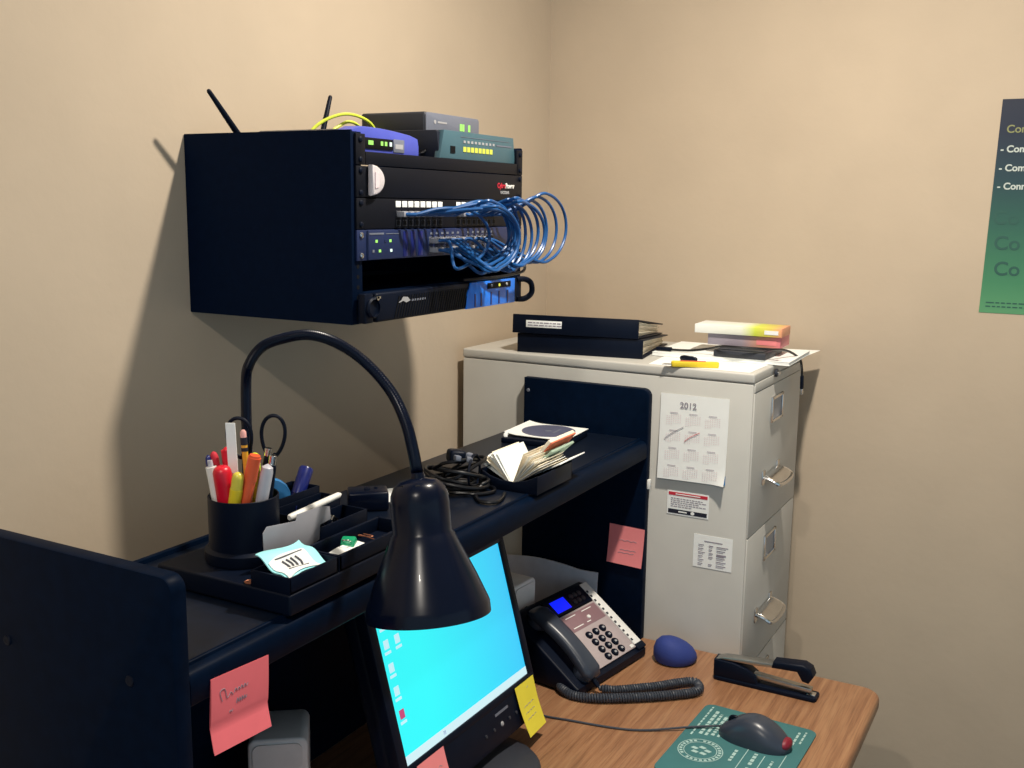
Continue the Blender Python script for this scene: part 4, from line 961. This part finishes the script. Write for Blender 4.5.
B().tube([(-.008, -.005, .006), (-.016, -.004, .011), (-.016, .004, .011), (-.008, .005, .006)], .0008, 6).obj('wire_arm', 'chrome', t)
for i, (x, y, lb) in enumerate(((-1.437, -.444, 'shiny paper clip at the left end of the right tray'), (-1.432, -.456, 'shiny paper clip near the front of the right tray'), (-1.350, -.430, 'bronze paper clip at the right end of the right tray'))):
    t = thing('paper_clip', lb, 'paper clip', (x, y, 1.2000), R_(40*i+10))
    B().tube([(-.010, -.003, .001), (.010, -.003, .003), (.012, 0, .004), (.010, .003, .004), (-.008, .003, .006), (-.010, 0.0005, .006), (-.008, -.0015, .006), (.006, -.0015, .006)], .0007, 6).obj('wire', 'copper' if i == 2 else 'chrome', t)
t = thing('pen', 'white pen lying across the middle organizer bins', 'pen', (-1.38, -.371, 1.2425), R_(3.5))
B().stick((-.056, 0, 0), (.056, 0, .003), [(0, 0), (0, .003), (.02, .0046), (.6, .0046), (.95, .0042), (1, .002), (1, 0)]).obj('barrel', 'whitep', t)
B().box((-.03, -.0046, .002), (.03, .0014, .0022), bev=.0005).obj('clip', 'whitep', t)
t = thing('tape_roll', 'shiny translucent blue tape dispenser in the rear bin', 'tape', (-1.376, -.290, 1.2060), R_(-40))
B().lathe([(.010, -.008), (.026, -.008), (.027, 0), (.026, .008), (.010, .008), (.010, -.008)], (0, 0, .036), (0, 1, 0), 32).obj('roll', 'clearblue', t)
B().prism([(-.028, .001), (.03, .001), (.034, .024), (.026, .02), (.020, .006), (-.02, .006), (-.027, .03), (-.031, .028)], 'y', -.0105, .0105, bev=.001).obj('body', 'navy', t)
t = thing('marker_pen', 'thick navy blue marker leaning out of the rear bin', 'marker', (-1.328, -.292, 1.2000), 0)
B().stick((-.012, 0, 0.004), (.030, .004, .066), [(0, 0), (0, .0085), (.45, .0088), (.46, .0098), (.97, .0102), (1, .0090), (1, .0062), (.985, 0)], 20).obj('barrel', 'navy', t)
t = thing('keys', 'few shiny keys on a ring in the middle bin of the organizer', 'keys', (-1.36, -.374, 1.2150))
B().tube([(.009*math.cos(2*PI*i/14), .003*math.sin(2*PI*i/14), .009*math.sin(2*PI*i/14)+.004) for i in range(14)], .0009, 6, closed=True, sub=1).obj('ring', 'chrome', t)
B().box((.014, .002, .002), (.022, .002, .008), (0, .5, 0), bev=.0005).box((.011, -.003, .0), (.020, .002, .008), (0, .9, .2), bev=.0005).obj('key', 'chrome', t)
t = thing('coin', 'copper coin beside the front tray of the organizer', 'coin', (-1.5405, -.4045, 1.1970))
B().lathe([(0, 0), (.0062, 0), (.0066, .0005), (.0066, .0012), (.006, .0014), (.0057, .0011), (0, .0011)], (0, 0, 0), (0, 0, 1), 24).obj('disc', 'copper', t)

# ------------------------------------------------------------------ shelf clutter right of the organizer
t = thing('adapter_box', 'small black plastic adapter lying on the shelf behind the lamp shade', 'adapter', (-1.152, -.283, SZ+.0003), R_(-50))
B().bb(-.030, .032, -.022, .022, 0, .030, bev=.004, seg=3).obj('case', 'blkgloss', t)
B().lathe([(0, 0), (.005, 0), (.0045, .002), (0, .0025)], (.0, 0, .0298), (0, 0, 1), 14).lathe([(0, 0), (.003, 0), (.0025, .002), (0, .0025)], (.014, .006, .0298), (0, 0, 1), 14).obj('button', 'blk', t)
paper('paper_scrap', 'white paper scrap on the shelf behind the small black adapter', 'paper', [(-1.13, -.275), (-1.085, -.315), (-1.03, -.255), (-1.085, -.225)], SZ+.0003)
t = thing('stick', 'thin white stick lying on the shelf beside the lamp shade', 'stick', (-1.208, -.340, SZ+.0022), R_(-39))
B().stick((-.034, 0, 0), (.034, 0, 0), [(0, 0), (0, .0019), (1, .0019), (1, 0)], 10).obj('rod', 'whitep', t)

t = thing('cable_bundle', 'black coiled power cable bundle with grey plugs on the shelf', 'cable', (-.985, -.345, SZ)); rb = random.Random(5)
w = B()
for k in range(9):
    P = []; ra = .034+rb.uniform(-.010, .013); rb_ = .044+rb.uniform(-.012, .015); zz0 = .005+.0056*k
    ph = rb.uniform(0, 6)
    for i in range(14):
        an = 2*PI*i/14
        P.append((ra*math.cos(an)+rb.uniform(-.003, .003)+.012*math.sin(k), rb_*math.sin(an)+rb.uniform(-.003, .003)-.010*math.cos(2*k), max(.0035, zz0*(.75+.35*math.sin(an+ph)))))
    w.tube(P, .0031, 8, closed=True, sub=4)
w.tube([(-.03, -.05, .004), (-.055, -.075, .004), (-.048, -.098, .004), (-.02, -.095, .004), (.005, -.085, .004)], .003, 8)
w.obj('wire', 'blkcable', t)
B().box((.012, .012, .052), (.050, .028, .022), (.1, .15, .7), bev=.006, seg=3).obj('plug', 'blk', t)
for p, rz in (((-.012, -.028, .056), .6), ((-.020, -.010, .058), .9), ((-.002, -.022, .060), .3)):
    B().box(p, (.014, .010, .009), (.2, .1, rz), bev=.002).obj('connector', 'mgrey', t)
B().tube([(.028*math.cos(2*PI*i/10), .006*math.cos(2*PI*i/10)-.03, .034+.028*math.sin(2*PI*i/10)) for i in range(10)], .0022, 6, closed=True, sub=2).obj('cable_tie', 'blk', t)

# card holder
PX, PY, PZ = -.932, -.418, SZ+.0045      # near end of the line the cards stand on
t = thing('card_holder', 'black open card tray at the shelf edge holding index cards', 'card tray', (-.885, -.421, SZ+.0005))
b = B().bb(-.066, .060, -.052, .052, 0, .003)
b.bb(-.066, .060, -.055, -.052, 0, .030, 0, .001).bb(-.066, .060, .052, .055, 0, .030, 0, .001).bb(.057, .060, -.055, .055, 0, .034, 0, .001)
b.prism([(-.055, 0), (.055, 0), (.055, .032), (.035, .022), (.012, .0165), (-.012, .0165), (-.035, .022), (-.055, .032)], 'x', -.069, -.066, bev=.001)
b.obj('tray', 'blk', t)
def card(label, lean, w, h, m, x0=0, grp=None, th=.0008, up=0):
    """card standing on the tray's long axis, leaning to the wall (positive) or to the shelf edge (negative)"""
    o = thing('index_card', label, 'card', (PX+x0, PY, PZ+up), 0, grp); o.rotation_euler = Euler((R_(-lean), 0, rnd.uniform(-.02, .02)), 'XYZ')
    B().bb(0, w, -th/2, th/2, 0, h, bev=min(.0003, th/3)).obj('sheet', m, o)
    return o
for k in range(8):
    card('white index card leaning to the wall in the black card tray', 31+4.6*k, .092, .064+rnd.uniform(-.003, .004), ('white', 'white', 'cream', 'white', 'white', 'cream', 'white', 'white')[k], rnd.uniform(-.004, .004), 'white index cards leaning to the wall')
for k in range(11):
    card('cream index card fanned towards the shelf edge in the tray', -20-3.7*k, .096, .062+rnd.uniform(-.003, .003), ('cream', 'cream', 'cream', 'white', 'cream', 'cream', 'white', 'cream', 'cream', 'white', 'cream')[k], rnd.uniform(-.004, .003), 'index cards fanned to the shelf edge')
card('pale green divider card jutting out among the right hand cards', -47, .088, .070, mat('sage_card', '9fb5a0', .8), .040, th=.004, up=.008)
o = card('orange edged cream folder on top of the right hand cards', -39, .095, .072, 'cream', .044, th=.006, up=.016)
B().bb(0, .095, -.0055, -.0032, .050, .072, bev=.0004).obj('orange_edge', mat('coral_card', 'd9714f', .7), o)
card('long white card lying lowest over the right end of the tray', -63, .100, .074, 'white', .042, th=.002, up=.002)

t = thing('disc_case', 'black plastic case under the white disc sleeve on the shelf', 'case', (-.575, -.295, SZ+.0003), R_(6))
B().bb(-.070, .062, -.070, .066, 0, .0105, bev=.0015).obj('case', 'blk', t)
t = thing('disc_sleeve', 'white disc sleeve with a dark grey disc lying on a black case', 'disc sleeve', (-.568, -.296, SZ+.0112), R_(4))
B().sheet(lambda u, v: (-.063+.126*u, -.066+.132*v, .0035+.006*max(0, v-.75)**2*12*(u > -1)+.004*max(0, .2-u)*(v)), 10, 10, .001).obj('sleeve', 'white', t)
B().lathe([(.008, 0), (.054, 0), (.054, .0012), (.008, .0012), (.008, 0)], (.0, -.004, .0044), (0, 0, 1), 48).obj('disc', mat('disc_print', '5d6077', .4), t)
B().lathe([(0, 0), (.008, 0), (.008, .0006), (0, .0006)], (.0, -.004, .0046), (0, 0, 1), 20).bb(-.02, .02, -.024, -.019, .0056, .0060).obj('disc_label', 'mgrey', t, smooth=0)
B().tube([(-.058, .060, .006), (-.064, .062, .002), (-.066, .060, -.004)], .0045, 8).obj('curled_corner', 'white', t)

# ------------------------------------------------------------------ light, added ambient fill, camera
def downlight(name, loc, e, c, r):
    l = bpy.data.lights.new(name, 'AREA'); l.shape = 'DISK'; l.size = r; l.energy = e; l.color = c
    o = bpy.data.objects.new(name, l); COL.objects.link(o); o.location = loc
downlight('ceiling_lamp_near', (-.939, -.866, 2.496), 28.5, (1, .915, .79), .07)
downlight('ceiling_lamp_far', (-2.75, -.886, 2.496), 16, (1, .915, .80), .07)
w = bpy.data.worlds.new('World'); scene.world = w; w.use_nodes = True
bg = w.node_tree.nodes['Background']; bg.inputs[0].default_value = (.62, .83, 1.0, 1); bg.inputs[1].default_value = .60  # cool fill added to lift the shadows, no source in the room

cd = bpy.data.cameras.new('Camera'); co = bpy.data.objects.new('Camera', cd); COL.objects.link(co)
yaw, pitch, roll, f = .5026, -.1699, .0132, 1043.9
d_ = Vector((math.cos(yaw)*math.cos(pitch), math.sin(yaw)*math.cos(pitch), math.sin(pitch)))
r_ = d_.cross(Vector((0, 0, 1))).normalized(); u_ = r_.cross(d_)
r2 = math.cos(roll)*r_+math.sin(roll)*u_; u2 = -math.sin(roll)*r_+math.cos(roll)*u_
co.matrix_world = Matrix(((r2.x, u2.x, -d_.x, -2.41), (r2.y, u2.y, -d_.y, -1.2269), (r2.z, u2.z, -d_.z, 1.6341), (0, 0, 0, 1)))
cd.sensor_width = 36; cd.sensor_fit = 'HORIZONTAL'; cd.lens = f/1024*36; cd.clip_start = .02
scene.camera = co
vs = scene.view_settings
vs.view_transform = 'Standard'; vs.look = 'None'; vs.exposure = 0; vs.gamma = 1; vs.use_curve_mapping = False
